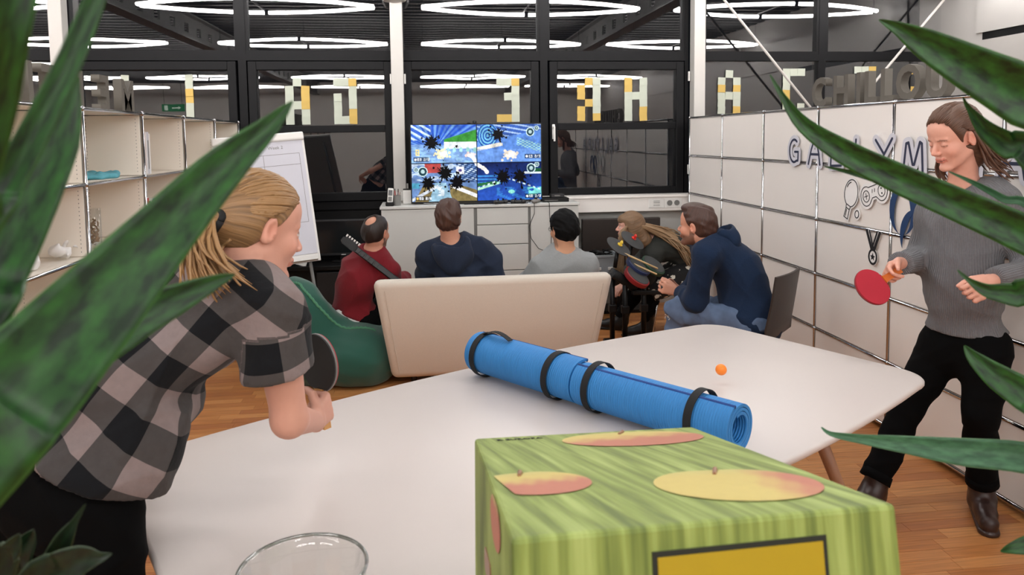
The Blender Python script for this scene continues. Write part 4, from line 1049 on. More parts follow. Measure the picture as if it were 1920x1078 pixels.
def screen():
    nx, ny = 300, 170; X, Yy = np.meshgrid((np.arange(nx)+.5)/nx, (np.arange(ny)+.5)/ny); Yy = 1-Yy     # Y up from 0
    img = np.zeros((ny, nx, 3)); r = np.random.default_rng(5)
    C = lambda h: np.array(srgb(h)[:3])
    nz = lambda f, s: sum(np.sin(f*(k+1)*(X*math.cos(s+k)+Yy*math.sin(s+k))*6.28+s*k*2.1+2*np.sin(f*3*(Yy*math.cos(s-k)+X*math.sin(k))))/(k+1) for k in range(4))/2
    def put(m, c, a=1.0): img[m] = img[m]*(1-a)+np.asarray(c)*a
    Q = [(X < .5) & (Yy > .5), (X >= .5) & (Yy > .5), (X < .5) & (Yy <= .5), (X >= .5) & (Yy <= .5)]
    # upper left: blue speed streaks fanning from a point, green field, white barrier, road
    u, v = X/.5, (Yy-.5)/.5
    ang = np.arctan2(v-.35, u-.35); t = (.5+.5*np.sin(ang*46))*(.6+.4*np.sin(ang*17+1))
    b = C('1c50c8')[None, None]*(1-t[..., None])+C('7fb4f4')*t[..., None]; img[Q[0]] = b[Q[0]]
    put(Q[0] & (v < .5-.05*u), C('7ea4dc')); put(Q[0] & (v < .42) & (nz(9, 1) > .2), C('98c4ec'))
    put(Q[0] & (u > .5) & (v > .55) & (v < .62+.5*(u-.5)), C('3f9a3c')); put(Q[0] & (u > .5) & (v <= .55) & (v > .38), C('f2fbff')); put(Q[0] & (u > .55) & (v < .4) & (v > .3) & (np.sin(u*60) > .2), C('a8e4e0'))
    put(Q[0] & (u < .3) & (v > .6) & (np.sin((u+v)*40) > .3), C('d4ecff'))
    # upper right
    u, v = (X-.5)/.5, (Yy-.5)/.5
    put(Q[1], C('5f8fe0')); m = Q[1] & (v > .6+.3*(u-.2)); put(m, C('3a62b8')); put(m & (np.sin((u*.3+v)*55) > .4), C('a9c6f4'))
    rr = np.sqrt(((u-.17)/.16)**2+((v-.7)/.34)**2); put(Q[1] & (rr < 1), C('2458b0')); put(Q[1] & (rr < 1) & (np.sin(rr*26) > .1), C('7cc6ec'))
    put(Q[1] & (v < .55-.1*u) & (v > .25-.2*u) & (np.abs(v-.42-.0*u-.35*(u-.2)) < .05) & (u < .4), C('f4f0e4')); put(Q[1] & (v < .35) , C('7aa6ee'), .6)
    put(Q[1] & (u > .62) & (np.abs(v-.55+.5*(u-.62)) < .10) & (np.sin(u*90)*np.sin(v*90) > 0), C('a4dcd8'))
    # lower left
    u, v = X/.5, Yy/.5
    put(Q[2], C('6e8fc4')); put(Q[2] & (v > .55) & (nz(7, 2) > .1), C('c4d8f0')); put(Q[2] & (v > .75) & (u > .2) & (u < .45), C('b84a48')); put(Q[2] & (u > .68) & (v > .5) & (np.sin(u*70+v*30)*np.sin(v*80) > -.1), C('2e4a7c'))
    put(Q[2] & (v < .45) & (u < .42) & (u > .04+.3*(.0+v)), C('8f7c50')); put(Q[2] & (v < .45) & (u > .58) & (v < .52-.55*(u-.58)), C('84744a'))
    put(Q[2] & (np.abs(u-.44) < .09+.22*(.45-v)) & (v < .5), C('9cc4dc')); put(Q[2] & (np.abs(u-.44+.0) < .05) & (v < .4) & (v > .15) & (nz(14, 3) > -.2), C('eaf6ff'))
    put(Q[2] & (np.abs(v-.42+.72*(u-.6)) < .05) & (u > .6), C('f4f4f8')); put(Q[2] & (np.abs(v-.05-.9*u) < .04) & (u < .4), C('dfe6f2'))
    put(Q[2] & (u > .68) & (u < .8) & (v > .72) & (v < .9), C('fbfbff')); put(Q[2] & (np.hypot(u-.74, (v-.81)*.9) < .03), C('5a4a90')); put(Q[2] & (u < .12) & (v > .35) & (v < .5), C('56a8c8'))
    # lower right: night track
    u, v = (X-.5)/.5, Yy/.5
    g = np.clip(v, 0, 1)[..., None]; n = C('2c58c0')*(1-g)+C('0c1c50')*g; img[Q[3]] = n[Q[3]]
    put(Q[3] & (v < .35) & (nz(13, 4) > .1) & (u > .3), C('3c86d4'), .7); put(Q[3] & (u < .4) & (v > .45) & (v < .68) & (np.sin(v*70) > -.2), C('3f8ad8')); put(Q[3] & (np.abs(v-.3-.5*u) < .03) & (u < .35), C('b6ecd0')); put(Q[3] & (u < .3) & (np.abs(v-.42-.2*u) < .04), C('2c6c3c'))
    put(Q[3] & (u > .78) & (v < .34) & (v > .12) & (nz(8, 6) > -.3), C('7fe0dc')); put(Q[3] & (np.hypot(u-.53, v-.23) < .05), C('8fe4d4')); put(Q[3] & (u > .72) & (np.abs(v-.72) < .03), C('eaf4ff')); put(Q[3] & (u > .8) & (v > .74) & (v < .84), C('1f5a38')); put(Q[3] & (np.abs(v-.6+.6*np.abs(u-.45)) < .02) & (np.sin(u*80) > 0), C('d6ecf4'))
    # spark bursts
    def burst(cx, cy, n, sp_, c0, c1):
        for _ in range(n):
            dx, dy = r.normal(0, sp_, 2); d = math.hypot(dx, dy); rad = .004+.007*r.random()
            put(np.hypot(X-cx-dx, (Yy-cy-dy)*.57) < rad, C(c0) if d < sp_*1.1 else C(c1))
    burst(.24, .62, 90, .028, 'ffffff', 'fdf4c4'); burst(.76, .60, 90, .026, 'ffffff', 'f6e8d8'); burst(.455, .60, 40, .015, 'ffffff', 'f8e0e0')
    for k in range(40):
        t = k/39; cx, cy = .44+.13*t+.01*math.sin(9*t), .60-.22*t; put(np.hypot(X-cx, (Yy-cy)*.57) < .010+.006*r.random(), C('fffdf8'))
    # ink blots
    def blot(cx, cy, R, seed):
        q = np.random.default_rng(seed); a = np.arctan2((Yy-cy)*.57, X-cx); d = np.hypot(X-cx, (Yy-cy)*.57)
        e = R*(1+.18*np.sin(7*a+seed)+.22*np.maximum(0, np.sin(11*a+2*seed))**4+.15*np.sin(17*a)); put(d < e, C('05050a'))
        for _ in range(9):
            t = q.random()*6.28; L = R*(1.3+.8*q.random()); put(np.hypot(X-cx-L*math.cos(t), (Yy-cy)*.57-L*math.sin(t)) < R*.14*(.5+q.random()), C('05050a'))
            for s in np.linspace(.9, 1.5, 5): put(np.hypot(X-cx-R*s*math.cos(t), (Yy-cy)*.57-R*s*math.sin(t)) < R*.07, C('05050a'))
    for i, (x_, y_, R) in enumerate(((.155, .77, .045), (.665, .865, .040), (.255, .375, .046), (.125, .245, .043), (.345, .25, .046), (.70, .31, .046), (.83, .315, .043), (.345, .715, .010))): blot(x_, y_, R, 3+i)
    # round badges and counters
    for x_, y_, R in ((.915, .895, .030), (.965, .945, .016), (.92, .42, .032), (.965, .468, .016), (.085, .395, .034), (.035, .42, .016)):
        d = np.hypot(X-x_, (Yy-y_)*.57); put(d < R, C('20404c')); put(np.abs(d-R) < .003, C('d8f4f8')); put(np.hypot(X-x_, (Yy-y_)*.57) < R*.45, C('b8d4d8'))
    font = {'8': ('111', '101', '111', '101', '111'), '0': ('111', '101', '101', '101', '111'), '3': ('111', '001', '111', '001', '111'), '1': ('010', '110', '010', '010', '111'), '2': ('111', '001', '111', '100', '111'), '/': ('001', '001', '010', '100', '100'), ' ': ('000',)*5}
    def txt(s, x_, y_, h, c):
        w = h*.36
        for i, ch in enumerate(s):
            for rr_, row in enumerate(font[ch]):
                for cc_, bit in enumerate(row):
                    if bit == '1':
                        x0 = x_+i*w*1.25+cc_*w/3; yy = y_+h-(rr_+1)*h/5; put((X >= x0) & (X < x0+w/3) & (Yy >= yy) & (Yy < yy+h/5), c)
    for x_, y_, s in ((.02, .535, '03 2/3'), (.875, .56, '13 2/3'), (.875, .035, '10 2/3'), (.03, .03, '00 2/3')):
        put((X > x_-.004) & (X < x_+.115) & (Yy > y_-.012) & (Yy < y_+.045), C('0c1420'), .8); put(np.hypot(X-x_-.012, (Yy-y_-.016)*.57) < .009, C('ffffff' if y_ != .03 else 'f4c860')); txt(s, x_+.028, y_, .034, C('f4f8ff'))
    txt('8', .035, .60, .08, C('f4e2a0'))
    put((np.abs(X-.5) < .0022) | (np.abs(Yy-.5) < .003), C('0a1020'))
    det = np.zeros_like(X)
    for sc2, am in ((4, .25), (9, .30), (22, .30)):
        q = r.random((int(ny/170*9*sc2/4)+3, int(16*sc2/4)+3)); fy, fx = (1-Yy)*(q.shape[0]-2), X*(q.shape[1]-2); iy, ix = fy.astype(int), fx.astype(int); ty, tx = fy-iy, fx-ix
        det += am*((q[iy, ix]*(1-tx)+q[iy, ix+1]*tx)*(1-ty)+(q[iy+1, ix]*(1-tx)+q[iy+1, ix+1]*tx)*ty-.5)*2
    lum = img.mean(-1); kk = np.where((lum > .02), 1+.75*det, 1)[..., None]; img = np.clip(img*kk, 0, 1.1)
    v = np.stack([TX0+(TX1-TX0)*X, np.full_like(X, 6.5545), TZ0+(TZ1-TZ0)*Yy], -1).reshape(-1, 3)
    g = np.arange(nx*ny).reshape(ny, nx); qd = np.stack([g[:-1, :-1], g[1:, :-1], g[1:, 1:], g[:-1, 1:]], -1).reshape(-1, 4)
    me = np_mesh('screen', v, qd); set_col(me, img.reshape(-1, 3)); o = link('screen', me, MT['screen_lit'], tv); o.location = -Vector(tv.location)
screen()
wx = W(890, 231, 6.55); o = MB().box(wx[0]-.018, wx[0]+.018, 6.545, 6.57, TZ1+.007, TZ1+.03, bev=.004).build('webcam', MT['plastic_black']); tag(o, 'small black camera clipped on top of the television', 'webcam')
ln = MB().lathe([(.006, 0), (.006, .003)], 10, M=frame((wx[0], 6.5455, TZ1+.02), (1, 0, 0), (0, 0, 1))).build('lens', MT['screen_off'], o)
# things on the sideboard
p = W(756, 382, 6.66)+A3(.155, 0, 0); o = thing('white_speaker_box', 'white box with a black top left of the television', 'box', (p[0], 6.675, SZ))
MB().box(-.155, .155, -.06, .06, .001, .125, bev=.006).build('case', MT['plastic_white'], o); MB().box(-.153, .153, -.058, .058, .125, .131).build('lid', MT['plastic_black'], o)
p = W(744, 385, 6.50); o = thing('pen_cup', 'grey mesh pen cup with pens beside the cordless phone', 'pen cup', (p[0], 6.52, SZ))
MB().lathe([(.034, .001), (.036, .09), (.033, .09), (.032, .004)], 18).build('cup', MT['gap_grey'], o, angle=50)
for i in range(6):
    a = i*1.05; MB().tube([(.012*math.cos(a), .012*math.sin(a), .006), (.03*math.cos(a), .03*math.sin(a), .115+.015*(i % 3))], .004, 6).build('pen', MT[('pen_mix', 'book_red', 'ink_black')[i % 3]], o, smooth=True)
p = W(731, 386, 6.46); o = thing('cordless_phone', 'silver cordless phone standing in its charger on the sideboard', 'phone', (p[0], 6.47, SZ))
MB().box(-.036, .036, -.035, .04, .001, .035, bev=.008).build('charger', MT['plastic_black'], o)
tl = Matrix.Translation((0, -.005, .02)) @ Matrix.Rotation(-.14, 4, 'X') @ Matrix.Rotation(.08, 4, 'Y')
hs_ = MB().box(-.024, .024, -.012, .012, 0, .135, tl, bev=.009).build('handset', MT['plastic_white'], o)
MB().box(-.017, .017, -.0135, -.011, .07, .118, tl).build('display', MT['screen_off'], hs_); MB().box(-.016, .016, -.0135, -.011, .02, .06, tl).build('keypad', MT['gap_grey'], hs_)
def gamepad(loc, rz, label, pale=False, name='game_controller'):
    t = thing(name, label, 'controller', loc, rz); b = MB().box(-.045, .045, -.022, .022, .004, .032, bev=.010)
    for s in (-1, 1): b.sphere((s*.048, -.008, .020), .028, 12, (.9, 1.15, .7))
    b.build('shell', MT['plastic_dark' if not pale else 'gap_grey'], t, smooth=True)
    for s in (-1, 1): MB().lathe([(.007, .03), (.007, .042), (.010, .044), (.010, .048)], 10, (s*.024, -.008, 0)).build('thumbstick', MT['plastic_black'], t)
    return t
p = W(938, 382, 6.43); gamepad((p[0], 6.432, SZ), .4, 'black game controller nearest the television foot on the sideboard')
p = W(972, 382, 6.43); gamepad((p[0], 6.432, SZ), -.3, 'small dark game controller second from the television foot')
p = W(1003, 381, 6.45); gamepad((p[0], 6.45, SZ), 1.2, 'dark game controller lying beside the stacked black consoles', True)
p = W(1040, 380, 6.55); o = thing('game_console', 'flat black game console at the right end of the sideboard', 'console', (p[0], 6.58, SZ))
MB().box(-.12, .12, -.09, .09, .001, .036, bev=.004).build('case', MT['plastic_black'], o); MB().box(-.1, .02, -.0915, -.089, .014, .018).build('slot', MT['gap_grey'], o)
o = thing('console_dock', 'small black dock lying on the flat game console', 'console', (p[0]+.03, 6.60, SZ+.037)); MB().box(-.06, .06, -.05, .05, 0, .03, bev=.004).build('case', MT['plastic_dark'], o); MB().box(-.03, .02, -.0515, -.05, .01, .02).build('port', MT['gap_grey'], o)
pts = [W(*q, y) for q, y in (((1002, 386), 6.38), ((1002, 400), 6.375), ((992, 425), 6.375), ((996, 447), 6.375), ((1010, 466), 6.375), ((1024, 471), 6.375), ((1033, 462), 6.375), ((1034, 440), 6.375), ((1031, 410), 6.375), ((1030, 386), 6.385))]
pts[0][2] = SZ+.003; pts[-1][2] = SZ+.003; pts = [pts[0]+A3(0, .08, 0)]+pts+[pts[-1]+A3(0, .08, 0)]
o = MB().tube(pts, .003, 6).build('hanging_cable', MT['plastic_black'], smooth=True); tag(o, 'thin black cable hanging in a loop down the sideboard front', 'cable')
p = [W(870, 381, 6.42), W(905, 381, 6.42), W(935, 379, 6.43), W(990, 381, 6.42)]; o = MB().tube([(a[0], a[1], SZ+.004) for a in p], .003, 6).build('charging_cable', MT['plastic_black'], smooth=True); tag(o, 'thin black cable lying along the sideboard top', 'cable')
# ------------------------------------------------------------------ dark display and crate right of the sideboard
a, b = W(1091, 411, 6.68), W(1237, 409, 6.68)
o = thing('dark_display', 'wide dark flat display leaning under the white cable duct', 'display', ((a[0]+b[0])/2, 6.68, 0))
hw_ = (b[0]-a[0])/2; MB().box(-hw_, hw_, -.02, .03, .36, a[2], bev=.006).build('panel', MT['chair_dark'], o); MB().box(-.3, .3, -.15, .15, .0, .03, bev=.004).box(-.04, .04, -.03, .03, .03, .40).build('stand', MT['plastic_black'], o)
p = W(1128, 519, 6.35); z0 = .43
o = thing('black_stool', 'black padded stool carrying the clear plastic crate', 'stool', (p[0], 6.38, 0))
MB().box(-.19, .19, -.17, .13, z0-.11, z0, bev=.03).build('seat', MT['plastic_dark'], o, angle=50)
for sx, sy in ((-1, -1), (1, -1), (-1, 1), (1, 1)): MB().tube([(sx*.16, sy*.13-.02, z0-.1), (sx*.17, sy*.14-.02, 0)], .012, 8).build('leg', MT['plastic_black'], o, smooth=True)
o = thing('plastic_crate', 'clear grey plastic crate of cables on the black stool', 'crate', (p[0]+.0, 6.36, z0+.001))
cr = MB(); w, d, hh, t_ = .13, .11, .16, .004
cr.box(-w, w, -d, d, 0, t_).box(-w, -w+t_, -d, d, 0, hh).box(w-t_, w, -d, d, 0, hh).box(-w, w, -d, -d+t_, 0, hh).box(-w, w, d-t_, d, 0, hh)
cr.build('tub', MT['crate_clear'], o); MB().box(-w-.012, w+.012, -d-.012, -d, hh-.02, hh).box(-w-.012, w+.012, d, d+.012, hh-.02, hh).box(-w-.012, -w, -d, d, hh-.02, hh).box(w, w+.012, -d, d, hh-.02, hh).build('rim', MT['crate_clear'], o)
for sx in (-.06, .06): MB().box(sx-.03, sx+.03, -d-.016, -d-.002, .03, .055, bev=.004).build('clip', MT['plastic_white'], o)
r_ = random.Random(4); c = MB()
for k in range(7): c.tube([(r_.uniform(-.1, .1), r_.uniform(-.09, .09), hh-.03+.05*math.sin(j*.9+k)*r_.random()+.02) for j in range(7)], .008, 6)
o2 = c.build('bundled_cables', MT['plastic_black'], smooth=True); o2.location = (p[0], 6.36, z0); tag(o2, 'tangle of black cables heaped in the clear plastic crate', 'cables', kind='thing')
# ------------------------------------------------------------------ dark monitor, low shelf and things left of the sideboard
a, b = W(596, 412, 6.75), W(690, 412, 6.75); z1 = a[2]; z0 = W(640, 478, 6.75)[2]
o = thing('desk_monitor', 'switched off dark grey monitor on the low black bench behind the man in red', 'monitor', ((a[0]+b[0])/2, 6.74, z0-.05))
hw_ = .27; MB().box(-hw_, hw_, -.02, .03, .05, z1-z0+.05, bev=.006).build('casing', MT['plastic_dark'], o); MB().box(-hw_+.012, hw_-.012, -.023, -.019, .075, z1-z0+.035).build('screen', MT['screen_off'], o); MB().box(-.1, .1, -.08, .08, -.0, .012, bev=.003).box(-.03, .03, -.01, .02, .01, .1).build('stand', MT['plastic_black'], o); MB().box(-.02, .02, -.024, -.022, .056, .062).build('maker_plate', MT['plastic_white'], o)
zb = z0-.05; bx0 = -1.45
o = thing('low_bench', 'black low bench along the window wall under the monitor', 'bench', (-.95, 6.7, 0))
MB().box(-.5, .52, -.22, .2, zb-.04, zb-.001, bev=.006).build('top', MT['plastic_black'], o)
for sx in (-.45, .47): MB().box(sx-.02, sx+.02, -.2, .18, 0, zb-.04).build('side', MT['plastic_black'], o)
MB().box(-.43, .45, .1, .12, .15, zb-.04).build('back_board', MT['plastic_black'], o)
MB().box(.02, .42, -.18, .1, .16, zb-.06, bev=.01).build('drawer_box', MT['plastic_dark'], o)
p = W(563, 505, 6.5); o = MB().box(-.045, .045, -.004, .004, 0, .075, Matrix.Translation((p[0], 6.52, zb+.002)) @ Matrix.Rotation(-.35, 4, 'X') @ Matrix.Rotation(.3, 4, 'Y'), bev=.003).build('small_tablet', MT['plastic_white']); tag(o, 'small pale edged tablet standing on the low black bench', 'tablet')
# ------------------------------------------------------------------ flip chart
p1, p2 = W(568, 250, 6.05), W(600, 473, 5.75)
Uf = unit(p1-p2); Lf = np.linalg.norm(p1-p2); Wf = unit(A3(1, .22, 0)); Wf = unit(Wf-Uf*(Wf@Uf))
fc = thing('flip_chart', 'white flip chart on a grey tripod, behind the man in the checked shirt', 'flip chart', tuple(p2*np.array([1, 1, 0])))
def fp(mb, n, m, **k): return sp(mb, n, m, fc, **k)
FM = frame(p2-Wf*.68, Wf, Uf)
fp(MB().box(0, .68, -.06, Lf, -.025, -.006, FM, bev=.004), 'board', 'plastic_white')
fp(MB().box(.012, .662, .0, Lf-.05, -.005, .006, FM), 'paper_pad', 'paper_cool')
fp(MB().box(.0, .68, Lf-.055, Lf+.012, -.02, .024, FM, bev=.012), 'clamp_bar', 'plastic_white')
ln = MB()
for a, b in (((.05, Lf-.16), (.63, Lf-.16)), ((.05, Lf-.25), (.63, Lf-.25)), ((.05, .25), (.63, .25)), ((.05, .25), (.05, Lf-.16)), ((.63, .25), (.63, Lf-.16)), ((.36, .25), (.36, Lf-.16))):
    ln.box(min(a[0], b[0])-.0015, max(a[0], b[0])+.0015, min(a[1], b[1])-.0015, max(a[1], b[1])+.0015, .006, .0068, FM)
fp(ln, 'pencil_lines', 'gap_grey')
te = text_mesh('Week 2', .035, .0006); o = link('written_heading', te, MT['gap_grey'], fc); o.matrix_local = Matrix.Translation(-Vector(fc.location)) @ FM @ Matrix.Translation((.40, Lf-.115, .0068))
fp(MB().box(.02, .66, -.055, -.02, -.02, .04, FM, bev=.004), 'pen_tray', 'plastic_white'); fp(MB().box(.36, .46, -.045, -.03, .03, .046, FM, bev=.004), 'marker', 'plastic_black')
tp = FM @ Vector((.60, -.03, -.02)); tl_ = FM @ Vector((.08, -.03, -.02)); tk = FM @ Vector((.34, Lf-.3, -.03))
for a, b in ((tp, (W(612, 575, 5.9)[0], 5.75, 0)), (tl_, (tl_[0]+.02, 5.6, 0)), (tk, (tk[0]+.05, 6.5, 0))): fp(MB().tube([a, b], .013, 8), 'leg', 'gap_grey', smooth=True)
fp(MB().tube([FM @ Vector((.60, 0, -.03)), FM @ Vector((.60, .9, -.03))], .011, 8), 'mast', 'gap_grey', smooth=True)
# ------------------------------------------------------------------ sofa
so = thing('sofa', 'cream fabric two seat sofa seen from behind, two men sitting in it', 'sofa', (.45, 4.8, 0))
def soft_box(x0, x1, y0, y1, z0, z1, bev, deform=None, seg=4):
    bm = bmesh.new(); bmesh.ops.create_cube(bm, size=1)
    for v in bm.verts: v.co = Vector(((x0+x1)/2+v.co.x*(x1-x0), (y0+y1)/2+v.co.y*(y1-y0), (z0+z1)/2+v.co.z*(z1-z0)))
    bmesh.ops.bevel(bm, geom=list(bm.edges), offset=bev, segments=seg, affect='EDGES', profile=.5); bm.verts.index_update()
    vs = [v.co.copy() for v in bm.verts]; fs = [[v.index for v in f.verts] for f in bm.faces]; bm.free()
    if deform: vs = [deform(v) for v in vs]
    return MB().add(vs, fs)
def bk(v):
    t = (v.z-.06)/.68; cx = .45
    return Vector((cx+(v.x-cx)*(.875+.125*t)-.002, v.y-.20*t+.0, v.z))
sp(soft_box(-.315, 1.21, 4.78, 4.91, .06, .742, .045, bk), 'backrest', 'sofa_fabric', so, angle=60)
sp(soft_box(-.20, 1.10, 4.85, 5.50, .10, .30, .03), 'base', 'sofa_fabric', so, angle=60)
for x0 in (-.19, .455): sp(soft_box(x0, x0+.64, 4.80, 5.52, .285, .43, .05), 'seat_cushion', 'sofa_fabric', so, angle=60)
sm = MB()
for sx in (-1, 1): sm.tube([bk(Vector((.45+sx*.70, 4.776, z))) for z in np.linspace(.1, .68, 8)], .0025, 5)
sp(sm, 'seam', 'sofa_fabric', so)
for sx in (-.08, .98):
    for y_ in (4.88, 5.45): sp(MB().tube([(sx, y_, .1), (sx, y_, 0)], .02, 10), 'leg', 'plastic_dark', so, smooth=True)
# ------------------------------------------------------------------ bean bag
bcen = W(620, 640, 5.15); bcen[2] = 0
def bag(p):
    d = ell(p, (-.62, 5.19, .17), (.47, .43, .25)); d = smin(d, ell(p, (-.78, 5.12, .36), (.26, .24, .30)), .12)
    d = smin(d, rc(p, (-.86, 5.12, .58), (-.72, 5.10, .40), .10, .16), .10)
    d = smax(d, -ell(p, (-.40, 5.26, .62), (.34, .36, .26)), .08)
    d = smin(d, ell(p, (-.45, 5.02, .16), (.30, .30, .20)), .10)
    d = d-wav(p, .010, 14, 3)-wav(p, .003, 40, 4); return smax(d, -p[:, 2]+.002, .02)
v_, q_ = sdf_mesh(bag, (-1.3, 4.5, -.05), (.1, 5.9, .85), .014)
bb = link('bean_bag', np_mesh('bean_bag', v_, q_), MT['beanbag_green']); tag(bb, 'green bean bag seat with a stitched edge, under the man in red', 'bean bag')
sp_pts = [W(*q, y) for q, y in (((520, 530), 5.0), ((543, 514), 5.02), ((560, 521), 5.0), ((572, 545), 4.97), ((592, 573), 4.95), ((620, 598), 4.93), ((650, 611), 4.91), ((680, 617), 4.90), ((706, 616), 4.90))]
# ------------------------------------------------------------------ dark shell chairs
def shell_chair(loc, F, label, group=None, seat=.44):
    F = unit(F); t = thing('shell_chair', label, 'chair', loc, math.atan2(F[1], F[0])-math.pi/2)
    prof = [(.21, seat-.03), (.19, seat), (.10, seat+.004), (-.08, seat-.012), (-.15, seat-.004), (-.19, seat+.03), (-.215, seat+.10), (-.24, seat+.24), (-.262, seat+.40)]
    vs = []; fs = []; nx = 9; th = .011
    for lay in (0, 1):
        for k, (y_, z_) in enumerate(prof):
            a = prof[max(k-1, 0)]; b = prof[min(k+1, len(prof)-1)]; n = unit((-(b[1]-a[1]), b[0]-a[0])) if True else 0
            for j in range(nx):
                s = j/(nx-1)*2-1; wv = .215-.012*(k > 6); dip = .022*s*s*(1 if k > 5 else .25)
                vs.append((s*wv, y_+n[0]*th*lay+(dip if k > 5 else 0), z_+n[1]*th*lay+(dip if k <= 5 else 0)))
    P_ = len(prof)*nx
    for k in range(len(prof)-1):
        for j in range(nx-1):
            a = k*nx+j; fs += [(a, a+1, a+nx+1, a+nx), (P_+a, P_+a+nx, P_+a+nx+1, P_+a+1)]
    for k in range(len(prof)-1):
        a = k*nx; fs.append((a, a+nx, P_+a+nx, P_+a)); a = k*nx+nx-1; fs.append((a, P_+a, P_+a+nx, a+nx))
    for j in range(nx-1):
        a = j; fs.append((a, P_+a, P_+a+1, a+1)); a = (len(prof)-1)*nx+j; fs.append((a, a+1, P_+a+1, P_+a))
    MB().add(vs, fs).build('seat_shell', MT['chair_dark'], t, angle=50)
    for sx in (-1, 1):
        for sy in (-1, 1): MB().tube([(sx*.15, sy*.13-.01, seat-.02), (sx*.225, sy*.215-.02, 0)], .009, 8).build('leg', MT['chrome'], t, smooth=True)
        MB().tube([(sx*.15, -.14, seat-.022), (sx*.15, .12, seat-.022)], .009, 8).build('seat_rail', MT['chrome'], t, smooth=True)
    return t
# ------------------------------------------------------------------ writing and cut-outs on the right divider
DM = lambda y, z, off=0: frame((XD-.0125-off, y, z), (0, -1, 0), (0, 0, 1))
GL = {'G': [arc(.46, .5, .40, .5, 55, 300)+[(.80, .08), (.82, .46), (.52, .46)]], 'A': [[(0, 0), (.22, .62), (.42, 1), (.62, .98), (.80, .5), (.92, 0)], [(.2, .42), (.84, .42)]],
      'L': [[(.1, 1), (.04, .02), (.8, .06)]], 'Y': [[(0, .95), (.5, .45)], [(.95, 1), (.5, .42), (.45, 0)]], 'M': [[(0, 0), (.12, .95), (.24, .98), (.48, .25), (.56, .25), (.82, 1), (.92, .95), (1, 0)]],
      'P': [[(.1, 0), (.12, 1)], [(.12, 1)]+arc(.35, .74, .45, .26, 90, -90)+[(.12, .46)]], 'I': [[(.3, 1), (.25, 0)]]}
def cutout(name, label, lines, y, z, w, h, rb, ri, ink, cat='sign', group=None):
    t = thing(name, label, cat, (XD-.0125, y, z), group=group)
    S = [[(px_*w, py_*h) for px_, py_ in ln] for ln in lines]; Ml = frame((0, 0, 0), (0, -1, 0), (0, 0, 1))
    bk_ = MB(); pts = sum(S, [])
    strokes_mb(S, rb, 0, .0015, Ml, bk_).build('paper_backing', MT['paper_cool'], t)
    strokes_mb(S, ri, .0018, .0026, Ml).build('inked_stroke', MT[ink], t); return t
order = {'G': 'first letter', 'A': 'second letter'}
gl = [('G', 4.745, 'white paper letter G cut out with navy strokes, first of the word on the cabinet'), ('A', 4.49, 'white paper letter A cut out next to the G, at the word start'), ('L', 4.235, 'white paper letter L cut out, directly right of the letter A'),
      ('L', 3.985, 'white paper letter L cut out, second L, left of the Y'), ('Y', 3.785, 'white paper letter Y cut out with navy strokes, left of the M'), ('M', 3.545, 'white paper letter M cut out with navy strokes, beside the face of the woman'),
      ('P', 3.25, 'white paper letter P cut out, hidden behind the head of the woman'), ('I', 3.05, 'white paper letter I cut out, behind the brown hair of the woman'), ('A', 2.905, 'white paper letter A cut out, last of the word behind the leaves')]
for i, (ch, y, lb) in enumerate(gl):
    cutout('paper_letter', lb, GL[ch], y, 1.435-.006*(i % 3)+.012*(ch == 'Y'), .15 if ch != 'I' else .08, .15, .030, .0075, 'ink_navy', 'letter')
# bat and ball, gamepad, medal, ring emblem
def icon(name, label, lines, y, z, s, ri, back, ink='ink_black', rot=0, fill=None, cat='sign'):
    t = thing(name, label, cat, (XD-.0125, y, z)); c, sn = math.cos(rot), math.sin(rot)
    R = lambda p: ((p[0]*c-p[1]*sn)*s, (p[0]*sn+p[1]*c)*s); Ml = frame((0, 0, 0), (0, -1, 0), (0, 0, 1)); mb = MB()
    for i_, b in enumerate(back): mb.prism([R(p) for p in b], 0, .0010+i_*.00015, Ml)
    mb.build('paper_backing', MT['paper'], t); st = MB(); strokes_mb([[R(p) for p in ln] for ln in lines], ri, .0016, .0022, Ml, st)
    for f_ in fill or []: st.prism([R(p) for p in f_], .0016, .0034, Ml)
    st.build('inked_outline', MT[ink], t); return t
def grow(pl, k): cx = sum(p[0] for p in pl)/len(pl); cy = sum(p[1] for p in pl)/len(pl); return [(cx+(x-cx)*k, cy+(y-cy)*k) for x, y in pl]
blade = arc(0, .28, .42, .52, -70, 250, 26)
icon('bat_cutout', 'paper cut-out drawing of a table tennis bat and ball on the cabinet', [blade+[blade[0]], [blade[-1], (-.11, -.34), (-.13, -.72), (.13, -.72), (.11, -.34), blade[0]], [(-.11, -.34), (.11, -.34)], [(-.05, -.40), (-.05, -.66)], arc(-.05, .35, .27, .33, 110, 170, 6), arc(.62, -.30, .12, .14, 0, 360, 14)], 4.02, 1.235, .155, .0028,
     [grow(blade, 1.14), [(-.2, -.8), (.2, -.8), (.2, -.1), (-.2, -.1)], arc(.62, -.3, .2, .22, 0, 340, 14)], rot=-.33)
icon('gamepad_cutout', 'paper cut-out drawing of a game controller on the cabinet', [arc(-.42, 0, .30, .32, 55, 305, 18), arc(.42, 0, .30, .32, -125, 125, 18), [(-.25, .26), (.25, .26)], [(-.25, -.26), (-.1, -.12), (.1, -.12), (.25, -.26)], arc(-.42, 0, .18, .19, 0, 360, 14), arc(.42, 0, .18, .19, 0, 360, 14), [(-.52, 0), (-.32, 0)], [(-.42, -.1), (-.42, .1)], [(-.08, .05), (-.05, .15)], [(.05, .05), (.08, .15)], arc(.42, .08, .02, .02, 0, 360, 6), arc(.42, -.08, .02, .02, 0, 360, 6)], 3.79, 1.29, .17, .0022,
     [arc(-.42, 0, .4, .42, 0, 350, 18), arc(.42, 0, .4, .42, 0, 350, 18), [(-.4, -.2), (.4, -.2), (.4, .38), (-.4, .38)]], rot=.30)
